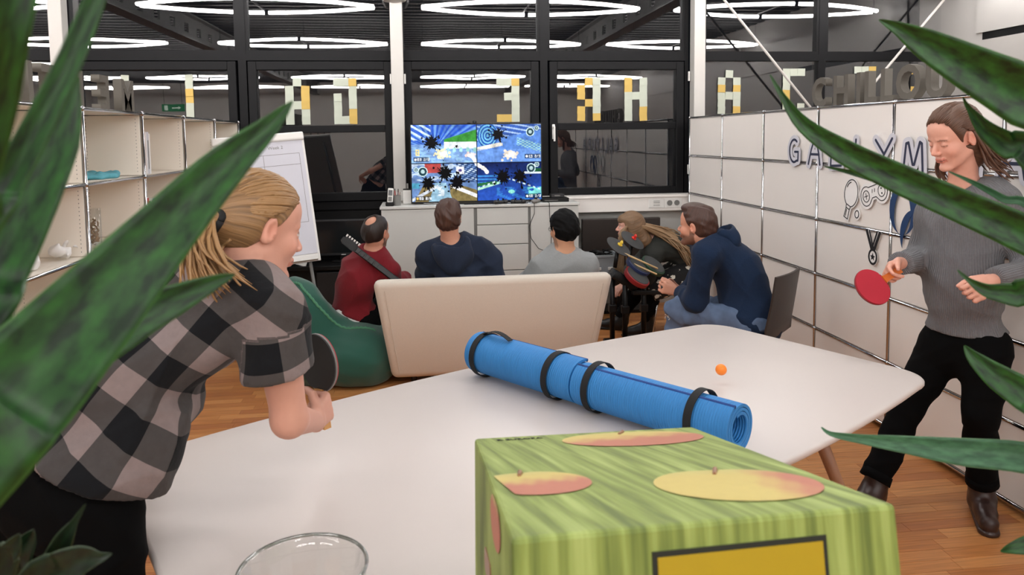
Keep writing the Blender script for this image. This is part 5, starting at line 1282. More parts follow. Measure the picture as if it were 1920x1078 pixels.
star = [(.15*(1 if k % 2 == 0 else .42)*math.sin(k*math.pi/5), -.45+.15*(1 if k % 2 == 0 else .42)*math.cos(k*math.pi/5)) for k in range(10)]
icon('medal_cutout', 'paper cut-out drawing of a star medal on a ribbon, above the red bat', [arc(0, -.45, .24, .27, 0, 360, 22), [(-.44, .52), (-.10, -.18)], [(-.24, .52), (.02, -.10)], [(-.38, .52), (-.06, -.14)], [(.44, .52), (.10, -.18)], [(.24, .52), (.0, -.02)], [(.38, .52), (.06, -.14)]], 3.785, 1.005, .145, .0062,
     [arc(0, -.45, .30, .33, 0, 350, 20), [(-.5, .54), (-.2, .54), (.08, -.14), (-.1, -.2)], [(.5, .54), (.2, .54), (-.08, -.14), (.1, -.2)]], fill=[star])
def crescent(cx, cy, r, rot, th, a0, a1):
    out = []; inn = []; n = 22
    for i in range(n+1):
        a = math.radians(a0+(a1-a0)*i/n); t = math.sin(math.pi*i/n); c, s = math.cos(a+rot), math.sin(a+rot)
        out.append((cx+r*.82*c, cy+r*s)); inn.append((cx+(r*.82-th*t)*c, cy+(r-th*t)*s))
    return out+inn[::-1]
cres = [crescent(-.20, .05, .5, 0, .17, 60, 255), crescent(-.20, .05, .5, 0, .17, -75, 118), crescent(.52, .05, .5, 0, .17, 60, 255), crescent(.52, .05, .5, 0, .17, -75, 118), crescent(.16, -.42, .5, 0, .17, 75, 215)]
t = thing('ring_emblem', 'dark blue emblem of interlocking brush rings on the cabinet beside the woman', 'emblem', (XD-.0125, 3.49, 1.21)); Ml = frame((0, 0, 0), (0, -1, 0), (0, 0, 1))
for i_, cset in enumerate(cres): MB().prism([(x*.26, y*.26) for x, y in grow(cset, 1.0)], .0006, .0022+i_*.0002, Ml).build('brush_ring', MT['logo_blue'], t)
# cardboard letters standing on both dividers
def card_letter(ch, y, x, z, label, group=None, size=.25):
    me = text_mesh(ch, size, .045, .007); bb_ = [v.co.x for v in me.vertices]; x0, x1 = min(bb_), max(bb_)
    o = link('cardboard_letter', me, MT['cardboard_grey']); o.matrix_world = frame((x, y+(x0+x1)/2, z-min(v.co.y for v in me.vertices)), (0, -1, 0), (0, 0, 1)); tag(o, label, 'letter', group)
for ch, y, lb in (('C', 4.52, 'grey cardboard letter C, first of the word standing on the cabinet top'), ('H', 4.27, 'grey cardboard letter H standing on the cabinet top after the C'), ('I', 4.085, 'grey cardboard letter I standing on the cabinet top after the H'), ('L', 3.965, 'grey cardboard letter L on the cabinet top, first of two'),
                  ('L', 3.815, 'grey cardboard letter L on the cabinet top, directly before the O'), ('O', 3.64, 'grey cardboard letter O standing on the cabinet top'), ('U', 3.42, 'grey cardboard letter U standing on the cabinet top, partly behind a leaf'), ('T', 3.19, 'grey cardboard letter T at the end of the cabinet top, behind a leaf')):
    card_letter(ch, y, 2.56, 1.79, lb)
for ch, y, lb in (('M', 4.56, 'grey cardboard letter M seen from behind, farthest along the open shelf top'), ('E', 4.24, 'grey cardboard letter E seen from behind, next to the M on the shelf'), ('E', 3.93, 'grey cardboard letter E seen from behind, beside the white column'), ('T', 3.66, 'grey cardboard letter T seen from behind, hidden by a leaf on the shelf'),
                  ('I', 3.48, 'grey cardboard letter I seen from behind, right of the N'), ('N', 3.30, 'grey cardboard letter N seen from behind on the shelf top at the frame side'), ('G', 3.04, 'grey cardboard letter G seen from behind, nearest on the shelf top')):
    card_letter(ch, y, -1.70, 1.787, lb, size=.26)
# sticky note letters on the panes
NM = {'W': MB().box(-.037, .037, 0, .0012, -.037, .037).mesh('note_white'), 'Y': MB().box(-.037, .037, 0, .0012, -.037, .037).mesh('note_yellow')}
NM['W'].materials.append(MT['note_white']); NM['Y'].materials.append(MT['note_yellow'])
rr = random.Random(11)
def note_letter(rows, px0, py0, px1, py1, label, yy=6.949):
    a, b = W(px0, py0, yy), W(px1, py1, yy); nc, nr = len(rows[0]), len(rows)
    t = thing('sticky_note_letter', label, 'letter', ((a[0]+b[0])/2, yy, (a[2]+b[2])/2))
    for i, row in enumerate(rows):
        for j, ch in enumerate(row):
            if ch == '.': continue
            o = bpy.data.objects.new('sticky_note', NM[ch]); COL.objects.link(o); o.parent = t
            fx = (j+.5)/nc-.5; fz = .5-(i+.5)/nr; w_ = (b[0]-a[0]); h_ = (a[2]-b[2])
            o.location = (fx*w_, -.0015*((i+j) % 3), fz*h_); sx_ = max(.9, abs(w_)/nc/.070) if nc > 1 else .9; o.scale = (min(sx_, 1.02), 1, min(1.05, h_/nr/.070)); o.rotation_euler = (rr.uniform(-.04, .04), rr.uniform(-.06, .06), 0)
note_letter(['W', 'W', 'W', 'Y'], 12, 132, 30, 190, 'white and yellow sticky note strip beside the leaves, left of the white column', 6.96)
note_letter(['W', 'W', 'W', 'W', 'Y', 'W'], 228, 141, 243, 210, 'sticky note strip above the open shelf, between cardboard letters E and M')
note_letter(['W', 'W', 'Y', 'Y', 'W', 'W'], 347, 140, 364, 220, 'sticky note strip with a yellow middle above the shelf end')
note_letter(['.W.', 'W.Y', 'W.Y', 'WWY', 'W.W', 'W.W'], 534, 147, 582, 233, 'sticky note letter A of white and yellow notes above the flip chart')
note_letter(['WWY', '..W', 'W.W', 'W.W', 'W.Y', 'WWY'], 625, 147, 670, 232, 'mirrored sticky note letter G between flip chart and white column')
note_letter(['WWY', '..W', '.WW', '..W', '..W', 'YYW'], 931, 147, 974, 228, 'mirrored sticky note letter E right above the television')
note_letter(['.YW', 'Y.W', 'Y.W', '.YW', 'Y.W', 'Y.Y'], 1082, 146, 1126, 226, 'mirrored sticky note letter R on the sash right of the television')
note_letter(['Y.W', 'Y.W', 'WWW', 'W.W', 'W.Y', 'W.Y'], 1171, 146, 1213, 226, 'sticky note letter H on the sash right of the television')
note_letter(['.W.', 'W.W', 'Y.Y', 'WWW', 'W.W', 'W.Y'], 1346, 132, 1388, 213, 'sticky note letter A right of the white column, above the cabinet', 6.962)
note_letter(['WWW', 'W..', 'W..', 'Y..', 'Y..', 'W.W'], 1468, 129, 1508, 207, 'sticky note corner shaped letter behind the thin white rod', 6.962)
note_letter(['WWY', '..W', '..Y', '..Y', '..W'], 1602, 125, 1641, 187, 'sticky note shape like a seven behind the cardboard letters', 6.962)
note_letter(['Y', '.', '.', 'Y', 'W'], 1706, 127, 1721, 186, 'sticky note column seen beside the cardboard letter U', 6.962)
# things in the open shelf
def shelf_z(k): return zsl[k+1]+.0065
o = MB(); r_ = random.Random(9)
v_, q_ = sdf_mesh(lambda p: ell(p, (0, 0, .0), (.10, .19, .022))-wav(p, .009, 55, 3), (-.2, -.3, -.08), (.2, .3, .1), .008)
v_[:, 2] = np.maximum(v_[:, 2], -.012)+.012; o = link('crumpled_cloth', np_mesh('cloth', v_, q_), MT['turquoise'], loc=(-1.73, 4.17, shelf_z(0)), smooth=True); tag(o, 'crumpled turquoise cloth lying in an upper shelf cell', 'cloth')
y = 4.90-.0
for i, (m, h_, th, lb) in enumerate((('book_grey', .255, .012, 'thin grey spined folder, first of the standing row in the shelf'), ('book_pink', .285, .010, 'thin pale pink folder sticking up above the white ones'), ('paper', .25, .018, 'white folder in the standing row, beside the pink one'), ('paper_cool', .25, .02, 'white folder in the middle of the standing row in the upper shelf'), ('paper', .24, .016, 'white folder at the open end of the standing row in the shelf'))):
    t = thing('folder', lb, 'folder', (-1.705, 4.54+i*.027, shelf_z(0)), group='folders in the upper shelf cell')
    MB().box(-.10, .10, 0, th, 0.001, h_, bev=.002).build('cover', MT[m], t); MB().box(.0995, .1005, .003, th-.003, .03, h_-.05).build('spine_label', MT['gap_grey' if i % 2 else 'paper'], t)
for i, (m, h_, th, lb) in enumerate((('book_red', .21, .03, 'red book in the standing row of the second shelf cell'), ('ink_black', .19, .02, 'slim black book beside the red one in the second shelf'), ('paper', .20, .03, 'white book between black and blue books in the shelf'), ('book_blue', .20, .045, 'blue book at the end of the row in the second shelf'))):
    t = thing('book', lb, 'book', (-1.70, 4.56+sum((.034, .024, .034)[:i]), shelf_z(1)), group='books in the second shelf cell')
    MB().box(-.1, .1, 0, th, .001, h_, bev=.002).build('cover', MT[m], t); MB().box(-.095, .0985, .003, th-.003, h_-.004, h_+.0004).build('page_block', MT['paper'], t)
t = thing('glass_jar', 'glass jar of driftwood on white stones in the open shelf', 'jar', (-1.665, 3.985, shelf_z(1)))
MB().lathe([(.032, .001), (.036, .006), (.036, .205), (.034, .205), (.034, .01), (.003, .008)], 24).build('jar_wall', MT['bowl_glass'], t, smooth=True)
for k in range(9): MB().sphere((.022*math.cos(k*2.4)*(.4+.06*k), .022*math.sin(k*2.4)*(.4+.06*k), .020+.004*(k % 3)), .009, 8, (1, .8, .7)).build('stone', MT['ceramic'], t, smooth=True)
for k in range(4): MB().tube([(.018*math.sin(j*1.3+k*2), .018*math.cos(j*1.1+k), .03+j*.02) for j in range(6+k % 2)], .008, 6, rend=.004).build('driftwood', MT['driftwood'], t, smooth=True)
for i, (yy, s, lb) in enumerate(((3.62, .05, 'crumpled white tissue lying in the lower open shelf'), (3.30, .06, 'crumpled white paper lying nearer in the lower open shelf'))):
    v_, q_ = sdf_mesh(lambda p: ell(p, (0, 0, .0), (s, s*1.4, s*.5))-wav(p, .012, 90, 5+i), (-.15, -.15, -.1), (.15, .15, .1), .006); v_[:, 2] -= v_[:, 2].min()
    o = link('crumpled_tissue', np_mesh('tissue', v_, q_), MT['paper'], loc=(-1.66, yy, shelf_z(1)+.003)); tag(o, lb, 'tissue')
# ------------------------------------------------------------------ toy drum kit, sticks, toy guitar
dk = thing('toy_drum_kit', 'black toy drum kit with red, blue and green pads beside the sofa', 'drum kit', (1.55, 5.4, 0))
def dpt(px, py, y=5.4): return W(px, py, y)-A3(1.55, 5.4, 0)
nd = unit(A3(.45, -.42, .78)); Ud = unit(A3(.87, 0, -.5)-nd*(A3(.87, 0, -.5)@nd))
def pad(c, r, rim, tilt=None, name='drum_pad', h_=.035):
    Mx = frame(c, Ud, np.cross(nd, Ud)); a = MB().lathe([(r, -h_), (r+.004, -h_*.5), (r+.003, 0), (r-.006, .004)], 32, M=Mx).build(name, MT[rim], dk, angle=50)
    MB().lathe([(r-.007, .003), (r-.008, .007), (r-.02, .008)], 32, M=Mx).build('pad_skin', MT['pad_top'], a, angle=60)
pad(dpt(1196, 517, 5.36), .101, 'red_pad'); pad(dpt(1199, 496, 5.46), .099, 'blue_pad'); pad(dpt(1226, 496, 5.52), .099, 'green_pad')
for px, py, kn, yy in ((1160, 462, 'knob_yellow', 5.42), (1186, 450, 'knob_red', 5.56)):
    c = dpt(px, py, yy); Mx = frame(c, Ud, np.cross(nd, Ud)); a = MB().lathe([(.0, -.004), (.1, -.006), (.104, 0), (.04, .014), (.02, .016)], 32, M=Mx).build('cymbal_pad', MT['rubber_grey'], dk, angle=50)
    MB().lathe([(.019, .012), (.021, .022), (.010, .026), (.010, .036), (.014, .040)], 12, M=Mx).box(-.006, .006, -.018, .018, .03, .05, Mx).build('wing_knob', MT[kn], a, angle=40)
    MB().tube([c-nd*.01, c-A3(.02, 0, .10), A3(c[0]-.03, c[1], .63)], .016, 10).build('cymbal_post', MT['plastic_black'], dk, smooth=True)
A_, B_ = dpt(1160, 516, 5.42), dpt(1186, 545, 5.36)
MB().box(-.045, .17, -.04, .12, -.045, .025, frame(A_, unit(A3(.8, 0, -.55)), (0, 1, 0)), bev=.012).build('controller_hub', MT['plastic_black'], dk, angle=50)
MB().box(.0, .36, -.015, .015, -.03, .0, frame(B_, unit(A3(.9, .25, -.08)), (0, 1, 0)), bev=.006).build('cross_arm', MT['plastic_black'], dk)
for px, y_ in ((1172, 5.40), (1207, 5.44), (1148, 5.46)):
    c = dpt(px, 540, y_); MB().tube([(c[0], c[1], .58), (c[0], c[1], .03)], .020, 10).build('upright', MT['plastic_black'], dk, smooth=True)
    MB().box(c[0]-.028, c[0]+.028, c[1]-.028, c[1]+.028, .28, .34, bev=.006).build('clamp', MT['plastic_black'], dk)
    MB().box(c[0]-.035, c[0]+.035, c[1]-.22, c[1]+.16, 0, .035, bev=.008).build('foot', MT['plastic_black'], dk)
for p, q, lb, y0_, y1_ in (((1165, 473), (1232, 503), 'long pale wooden drumstick lying across the drum pads', 5.36, 5.44), ((1188, 495), (1231, 514), 'second pale wooden drumstick, mostly under the blue pad', 5.42, 5.37)):
    a, b = W(*p, y0_), W(*q, y1_); o = MB().tube([a, a*.2+b*.8, b*.99+a*.01, b+(b-a)*.02], [.008, .0065, .007, .005], 8).build('drumstick', MT['stick_wood'], smooth=True); tag(o, lb, 'drumstick')
gt = thing('toy_guitar', 'black toy guitar with white tuning pegs leaning behind the sofa', 'guitar', tuple(W(744, 524, 4.95)))
g0 = np.array(gt.location); ga, gb = W(641, 447, 4.98)-g0, W(752, 532, 4.97)-g0; gd = unit(gb-ga); gn = unit(A3(.1, -1, .2)-gd*(gd@A3(.1, -1, .2))); GM = frame(ga, gd, np.cross(gn, gd)); GLn = np.linalg.norm(gb-ga)
MB().box(.09, GLn+.06, -.021, .021, -.022, .0, GM, bev=.006).build('neck', MT['plastic_black'], gt)
MB().box(.11, GLn+.06, -.015, .015, .0, .004, GM).build('fret_board', MT['plastic_dark'], gt)
for k, m in enumerate(('green_pad', 'red_pad', 'knob_yellow', 'blue_pad', 'bat_handle')): MB().box(.12+k*.038, .148+k*.038, -.017, .017, .004, .009, GM, bev=.002).build('fret_button', MT['plastic_dark'], gt)
MB().prism([(0, -.012), (.02, -.024), (.10, -.026), (.12, -.02), (.12, .02), (.10, .03), (.03, .032), (0, .016)], -.018, .004, GM).build('headstock', MT['plastic_black'], gt)
for k in range(6): MB().tube([GM @ Vector((.015+.02*k, .028, -.006)), GM @ Vector((.015+.02*k, .046, -.006))], .0055, 6, rend=.0075).build('tuning_peg', MT['plastic_white'], gt)
MB().prism([(GLn+.06, -.05), (GLn+.14, -.09), (GLn+.26, -.09), (GLn+.30, 0), (GLn+.26, .09), (GLn+.13, .08), (GLn+.06, .05)], -.03, .006, GM).build('guitar_body', MT['plastic_black'], gt)
# ------------------------------------------------------------------ plants
def leaf(par, ctl, m, base=None, cup=.22, twist=.0, nseg=36):
    """ctl: (px, py, half width in px, depth) along the leaf from tip on; base: world point where it leaves the soil"""
    pts = [W(a, b, d) for a, b, h_, d in ctl]; hw_ = [h_*np.linalg.norm(p-A3(0, 0, HC))/FPX for (a, b, h_, d), p in zip(ctl, pts)]
    if base is not None: pts.append(pts[-1]*.45+np.asarray(base)*.55+A3(0, 0, .02)); hw_.append(hw_[-1]*.85); pts.append(np.asarray(base, float)); hw_.append(hw_[-1]*.35)
    P_ = np.array(pts); H_ = np.array(hw_); t = np.linspace(0, len(P_)-1, nseg); i = np.clip(t.astype(int), 0, len(P_)-2); u = (t-i)[:, None]
    p0, p1, p2, p3 = P_[np.maximum(i-1, 0)], P_[i], P_[i+1], P_[np.minimum(i+2, len(P_)-1)]
    C_ = .5*((2*p1)+(-p0+p2)*u+(2*p0-5*p1+4*p2-p3)*u**2+(-p0+3*p1-3*p2+p3)*u**3); Hh = np.interp(t, range(len(H_)), H_)
    T_ = np.gradient(C_, axis=0); vs = []; uv = []; nx = 9; L = 0
    for k in range(nseg):
        v = C_[k]-A3(0, 0, HC); v = v/np.linalg.norm(v); tt = T_[k]/np.linalg.norm(T_[k]); w = unit(np.cross(tt, v)); n = np.cross(w, tt)
        if n@v > 0: n = -n; 
        w = w*math.cos(twist)+n*math.sin(twist); n = unit(np.cross(w, tt)); n = n if n@v < 0 else -n
        if k: L += np.linalg.norm(C_[k]-C_[k-1])
        for lay in (0, 1):
            for j in range(nx):
                s = j/(nx-1)*2-1; th = .0022*(1-s*s)+.0004
                vs.append(C_[k]+w*s*Hh[k]/math.cos(twist)-n*(cup*Hh[k]*(1-abs(s)**1.4)+th*lay)); uv.append((s, L, lay))
    per = 2*nx; fs = []
    for k in range(nseg-1):
        for j in range(nx-1):
            a = k*per+j; fs += [(a, a+1, a+per+1, a+per), (a+nx, a+nx+per, a+nx+per+1, a+nx+1)]
        a = k*per; fs += [(a, a+per, a+per+nx, a+nx), (a+nx-1, a+2*nx-1, a+per+2*nx-1, a+per+nx-1)]
    o = MB().add([Vector(v) for v in vs], fs).build('leaf', MT[m], par, smooth=True); set_vec(o.data, np.array(uv))
    o.location = -Vector(par.location); return o
def planter(name, label, c, r, ztop):
    t = thing(name, label, 'plant', (c[0], c[1], 0))
    MB().lathe([(r*.8, 0), (r, ztop), (r-.012, ztop), (r-.014, ztop-.03)], 28).build('pot', MT['ceramic'], t, angle=50)
    MB().lathe([(r-.02, ztop-.045), (r-.02, ztop-.02), (.01, ztop-.012)], 20).build('soil', MT['soil'], t); return t
pc = (-.60, .40); PL = planter('potted_snake_plant', 'tall potted plant with broad dark green leaves along the left edge', pc, .15, 1.08)
bL = lambda dx, dy: (pc[0]+dx, pc[1]+dy, 1.06)
leaf(PL, [(72, -150, 14, .40), (46, -60, 24, .40), (14, 60, 30, .40), (-14, 190, 34, .41), (-60, 340, 36, .42), (-130, 520, 38, .43)], 'leaf_green', bL(-.05, .0), cup=.3)
leaf(PL, [(200, -60, 8, .47), (178, 0, 15, .47), (128, 120, 19, .46), (74, 228, 21, .45), (8, 350, 24, .44), (-70, 470, 26, .43)], 'leaf_green', bL(0, .05), cup=.3)
leaf(PL, [(139, 124, 1, .55), (136, 170, 11, .55), (108, 262, 32, .54), (56, 375, 40, .52), (-6, 500, 45, .50), (-90, 640, 50, .47)], 'leaf_green', bL(.03, .05), cup=.3)
leaf(PL, [(549, 189, 1, .56), (505, 236, 18, .55), (415, 318, 38, .53), (300, 442, 54, .50), (166, 590, 74, .46), (44, 722, 88, .43), (-80, 850, 96, .41)], 'leaf_green', bL(.05, -.02), cup=.3)
leaf(PL, [(441, 514, 1, .62), (395, 532, 15, .61), (320, 566, 28, .59), (230, 612, 38, .56), (120, 690, 42, .52), (0, 800, 44, .48), (-70, 880, 44, .46)], 'leaf_green', bL(.06, .03), cup=.3)
pc2 = (-.47, .74); PS = planter('small_potted_plant', 'low potted plant with dark pointed leaves in the bottom left corner', pc2, .10, .92)
b2 = lambda dx, dy: (pc2[0]+dx, pc2[1]+dy, .90)
leaf(PS, [(160, 946, 1, .70), (140, 978, 5, .70), (118, 1015, 14, .70), (92, 1075, 20, .71), (60, 1130, 22, .72)], 'leaf_dark', b2(.03, 0))
leaf(PS, [(209, 1038, 1, .66), (186, 1046, 8, .66), (150, 1052, 22, .67), (105, 1075, 30, .68), (60, 1120, 30, .70)], 'leaf_dark', b2(.03, -.03), cup=.4)
leaf(PS, [(62, 994, 1, .72), (50, 1015, 13, .72), (28, 1050, 22, .72), (5, 1100, 26, .73)], 'leaf_dark', b2(0, .02), cup=.4)
leaf(PS, [(36, 1002, 1, .68), (20, 1030, 14, .68), (-5, 1080, 22, .69)], 'leaf_dark', b2(-.03, -.02))
pc3 = (1.03, .72); PR = planter('arching_potted_plant', 'potted plant whose long arching green leaves reach in from the right edge', pc3, .14, 1.02)
b3 = lambda dx, dy: (pc3[0]+dx, pc3[1]+dy, 1.0)
leaf(PR, [(1648, 37, 1, .86), (1690, 56, 12, .85), (1740, 84, 24, .84), (1830, 132, 36, .82), (1930, 184, 46, .80), (2040, 255, 50, .78)], 'leaf_green', b3(0, 0), cup=.35)
leaf(PR, [(1444, 140, 1, .98), (1466, 178, 5, .97), (1505, 232, 13, .96), (1580, 283, 21, .94), (1690, 337, 25, .92), (1810, 390, 27, .89), (1930, 444, 30, .86), (2060, 520, 32, .82)], 'leaf_green', b3(-.03, .03), cup=.35)
leaf(PR, [(1546, 312, 1, 1.0), (1590, 322, 4, .99), (1650, 338, 7, .98), (1740, 370, 10, .96), (1860, 428, 12, .92), (2000, 510, 14, .86)], 'leaf_green', b3(-.04, .05))
leaf(PR, [(1780, 322, 1, .94), (1830, 345, 4, .93), (1880, 372, 6, .92), (1960, 420, 8, .89)], 'leaf_pale', b3(.0, .06))
leaf(PR, [(1806, 183, 1, .90), (1818, 205, 4, .90), (1850, 244, 14, .89), (1890, 272, 20, .88), (1960, 318, 24, .85)], 'leaf_green', b3(.03, .0), cup=.35)
leaf(PR, [(1795, 506, 1, .92), (1818, 526, 4, .91), (1852, 545, 11, .90), (1900, 553, 18, .88), (1970, 575, 23, .85)], 'leaf_green', b3(.02, -.03), cup=.3)
leaf(PR, [(1808, 648, 1, .90), (1828, 672, 11, .89), (1870, 706, 20, .87), (1920, 738, 25, .85), (1980, 780, 27, .82)], 'leaf_green', b3(-.02, -.04), cup=.3)
leaf(PR, [(1540, 801, 1, .98), (1560, 814, 4, .97), (1620, 824, 8, .96), (1700, 834, 14, .94), (1800, 847, 21, .91), (1920, 858, 23, .87), (2040, 890, 25, .82)], 'leaf_pale', b3(-.05, .0), cup=.25)
leaf(PR, [(1876, 1034, 1, .84), (1900, 1028, 8, .83), (1940, 1022, 15, .82), (1990, 1030, 18, .80)], 'leaf_green', b3(-.03, -.05))
# ------------------------------------------------------------------ paddles
def paddle(name, label, center, up, normal, face, back, grip_len=.10):
    """up: from handle to blade tip"""
    t = thing(name, label, 'paddle', tuple(center)); up = unit(up); normal = unit(np.asarray(normal)-up*(np.asarray(normal)@up)); Mx = frame((0, 0, 0), np.cross(up, normal), up)
    ol_ = [(.075*math.cos(a)*(1-.06*max(0, -math.sin(a))**2), .079*math.sin(a)) for a in np.linspace(math.radians(-62), math.radians(242), 36)]
    ol_ = ol_+[(-.018, -.078), (.018, -.078)]
    MB().prism(ol_, -.003, .003, Mx).build('blade', MT['red_pad' if face == 'bat_red' else 'gap_grey'], t)
    sh_ = [(x*.985, y*.985) for x, y in ol_[:-2]]
    MB().prism(sh_, .003, .0062, Mx).build('rubber', MT[face], t); MB().prism(sh_, -.0062, -.003, Mx).build('rubber', MT[back], t)
    MB().prism([(-.016, -.070), (.016, -.070), (.0135, -.078), (.013, -.13), (.016, -.078-grip_len), (-.016, -.078-grip_len), (-.013, -.13), (-.0135, -.078)][::-1], -.011, .011, Mx).build('handle', MT['bat_handle' if face == 'bat_red' else 'bat_wood'], t)
    return t
# ------------------------------------------------------------------ man in the checked shirt
J1 = dict(pelvis=A3(-.79, 1.655, .90), neck=W(447, 505, 1.745), hipR=A3(-.685, 1.575, .885), hipL=A3(-.845, 1.735, .885), shR=W(512, 588, 1.63), shL=A3(-.46, 1.90, 1.29),
          elR=W(543, 786, 1.66), wrR=W(591, 790, 1.875), elL=A3(-.80, 1.98, 1.12), wrL=A3(-.97, 1.90, 1.03), knR=A3(-.65, 1.53, .49), anR=A3(-.74, 1.47, .08), toR=A3(-.56, 1.53, .03),
          knL=A3(-1.03, 1.70, .49), anL=A3(-1.20, 1.70, .08), toL=A3(-1.03, 1.77, .03))
J1['mid'] = J1['pelvis']*.56+J1['neck']*.44+A3(-.03, .0, .045); J1['chest'] = J1['pelvis']*.22+J1['neck']*.78+A3(-.0, .02, -.005)
hF = unit(A3(.78, .60, -.27)); hc = W(510, 440, 1.70)+np.cross(hF, (0, 0, 1))*-.077
g1 = figure('person', 'person in a grey checked shirt with blond ponytail, leaning over the table with a bat', J1, (hc, hF, (-.10, 0, 1)), (212, 158, 138), (150, 112, 76), h=.0055, hs=1.0,
            hands={'R': (unit(A3(.25, .95, .12)), A3(-.95, .28, -.1), 1, (1.25, 1.5, .9), (.7, .55, .9)), 'L': (A3(.4, -.6, -.5), A3(.3, .4, -.6), -1, (.5, .6, .4))})
cloth('checked_shirt', g1, top_sdf(g1, .020, .020, hem=(W(190, 872, 1.62), A3(-.40, -.08, -.91)), cuff=('el', .52), fold=.012, ff=25, seed=11, neckcut=-.012,
      droop=[(J1['pelvis']+g1.F*.055+g1.up*.0-g1.R*-.02, J1['pelvis']+g1.F*.085+g1.up*.24, .095, .075), (J1['hipR']+g1.up*.0, J1['hipR']+g1.up*.12, .112, .095)]), MT['plaid'], h=.006)
cloth('trousers', g1, legs_sdf(g1, .010, .97, top=(J1['pelvis']+g1.up*.035, g1.up), ff=30, fold=.006), MT['trouser_black'], h=.007, uv=False)
for S in 'RL': shoe(g1, S, MT['boot_black'], h=.008)
ring_band(g1, J1['neck']+g1.up*-.022, g1.up+A3(-.1, 0, .35), .064, .042, .008, MT['plaid'], 'collar')
T_F = np.array([.046, -.113, .004])
hair_mesh(g1, lambda q: smin(hair_cap(q, .012, .032, .60, -.048, 1.0, .0022, 3, 90), rc(q, (.01, -.07, .02), T_F, .060, .017), .04), MT['hair_blond'], focus=(0, -.17, -.02), lo=(-.12, -.21, -.12))
tie = MB().tube([(T_F+A3(0, -.005+.014*0, 0))+A3(.021*math.cos(a), .004*math.sin(2*a), .021*math.sin(a)) for a in np.linspace(0, 2*math.pi, 16)], .008, 8)
ht = tie.build('hair_tie', MT['strap_black'], g1.root, smooth=True); me = ht.data
for v in me.vertices: v.co = Vector((np.array(v.co)*g1.hs)@g1.HA+g1.hc)
r_ = np.random.default_rng(2); paths = []
for k in range(90):
    a = r_.random()*6.28; b = .016*math.sqrt(r_.random()); o = T_F+A3(b*math.cos(a), 0, b*math.sin(a)); sp_ = r_.normal(0, 1, 3)
    paths.append((np.array([o+A3(0, .012, 0), o+A3(0, -.016, -.004), o+A3(.012*sp_[0]+.014, -.030+.014*sp_[1], -.05), o+A3(.026*sp_[0]+.030, -.018+.022*sp_[1], -.098+.012*sp_[2]), o+A3(.040*sp_[0]+.040, .015+.034*sp_[1], -.128+.02*sp_[2])]), .0046))
for k in range(40):
    sp_ = r_.normal(0, 1, 3); paths.append((np.array([A3(.022+.012*sp_[0], -.085, -.03), A3(.028+.012*sp_[1], -.095, -.068), A3(.032+.014*sp_[0], -.080+.012*sp_[2], -.105+.010*sp_[1])]), .0042))
strands(g1, paths, MT['strand_blond'], 'ponytail', n=5)
sweep(g1, 140, (.03, -.115, .035), MT['strand_blond'], .0115, .0032, 3, 1.6)
hd_ = g1.HP['R']; d1 = unit(A3(.25, .95, .12)); n1 = unit(A3(-.95, .28, -.1)-d1*(d1@A3(-.95, .28, -.1))); s1 = np.cross(d1, n1)
gr = J1['wrR']+d1*.082+n1*.030; bu = unit(s1+A3(.08, .10, 0))
paddle('table_tennis_paddle', 'black table tennis paddle in the fist of the person in the checked shirt', gr+bu*.112+A3(.012, .02, 0), bu, A3(-.70, -.70, .05), 'bat_black', 'bat_red')
# ------------------------------------------------------------------ woman in the grey sweater
P2 = lambda px, py, y: W(px, py, y)
J2 = dict(pelvis=P2(1806, 640, 2.83), neck=P2(1806, 352, 2.80), hipR=P2(1768, 650, 2.90), hipL=P2(1850, 660, 2.74), shR=P2(1752, 398, 2.92), shL=P2(1886, 376, 2.66),
          elR=P2(1728, 486, 3.02), wrR=P2(1686, 494, 2.80), elL=P2(1938, 505, 2.60), wrL=P2(1858, 527, 2.53), knR=P2(1700, 765, 2.93), anR=P2(1640, 905, 3.02), toR=P2(1625, 938, 2.90),
          knL=P2(1838, 775, 2.71), anL=P2(1842, 918, 2.79), toL=P2(1832, 985, 2.68))
J2['anR'] = WZ(1633, 915, .10); J2['anL'][2] = .10; J2['toR'] = np.array([J2['anR'][0]-.15, J2['anR'][1]-.08, .03]); J2['toL'] = np.array([J2['anL'][0]-.10, J2['anL'][1]-.16, .03])
J2['mid'] = J2['pelvis']*.6+J2['neck']*.4+A3(-.02, -.015, 0)
hF2 = unit(A3(-.97, -.10, -.34)); hc2 = P2(1790, 262, 2.76)
g2 = figure('person', 'person in a grey ribbed sweater and black trousers holding a red bat', J2, (hc2, hF2, (-.05, 0, 1)), (216, 160, 140), (86, 58, 46), h=.0042, fem=True, wide=.94, hs=.99, closed=True,
            hands={'R': (unit(A3(-.86, -.42, -.20)), A3(.25, -.75, -.45), 1, ((.35, .5, .3), (.9, 1.0, .6), (1.0, 1.2, .7), (1.0, 1.2, .7)), (.9, .35, .6)), 'L': (unit(A3(-.80, -.25, -.30)), A3(-.35, .75, -.55), -1, ((.7, 1.2, .8), (.8, 1.3, .8), (.85, 1.3, .8), (.9, 1.3, .8)), (.9, .4, .5))})
J2h = J2['pelvis']+g2.up*.055
cloth('knit_sweater', g2, top_sdf(g2, .026, .018, hem=(J2h, -g2.up+A3(.0, 0, 0)), cuff=('wr', .93), fold=.009, ff=22, seed=21, neckcut=-.018), MT['knit_grey'], h=.0065, front=True)
ring_band(g2, J2['neck']+g2.up*-.035, g2.up, .073, .026, .010, MT['knit_grey'], 'neckband')
hem = fcap
cloth('trousers', g2, legs_sdf(g2, .012, .90, top=(J2h+g2.up*.012, g2.up), fold=.005, ff=34, seed=8, oh=.020), MT['trouser_black'], h=.007, uv=False)
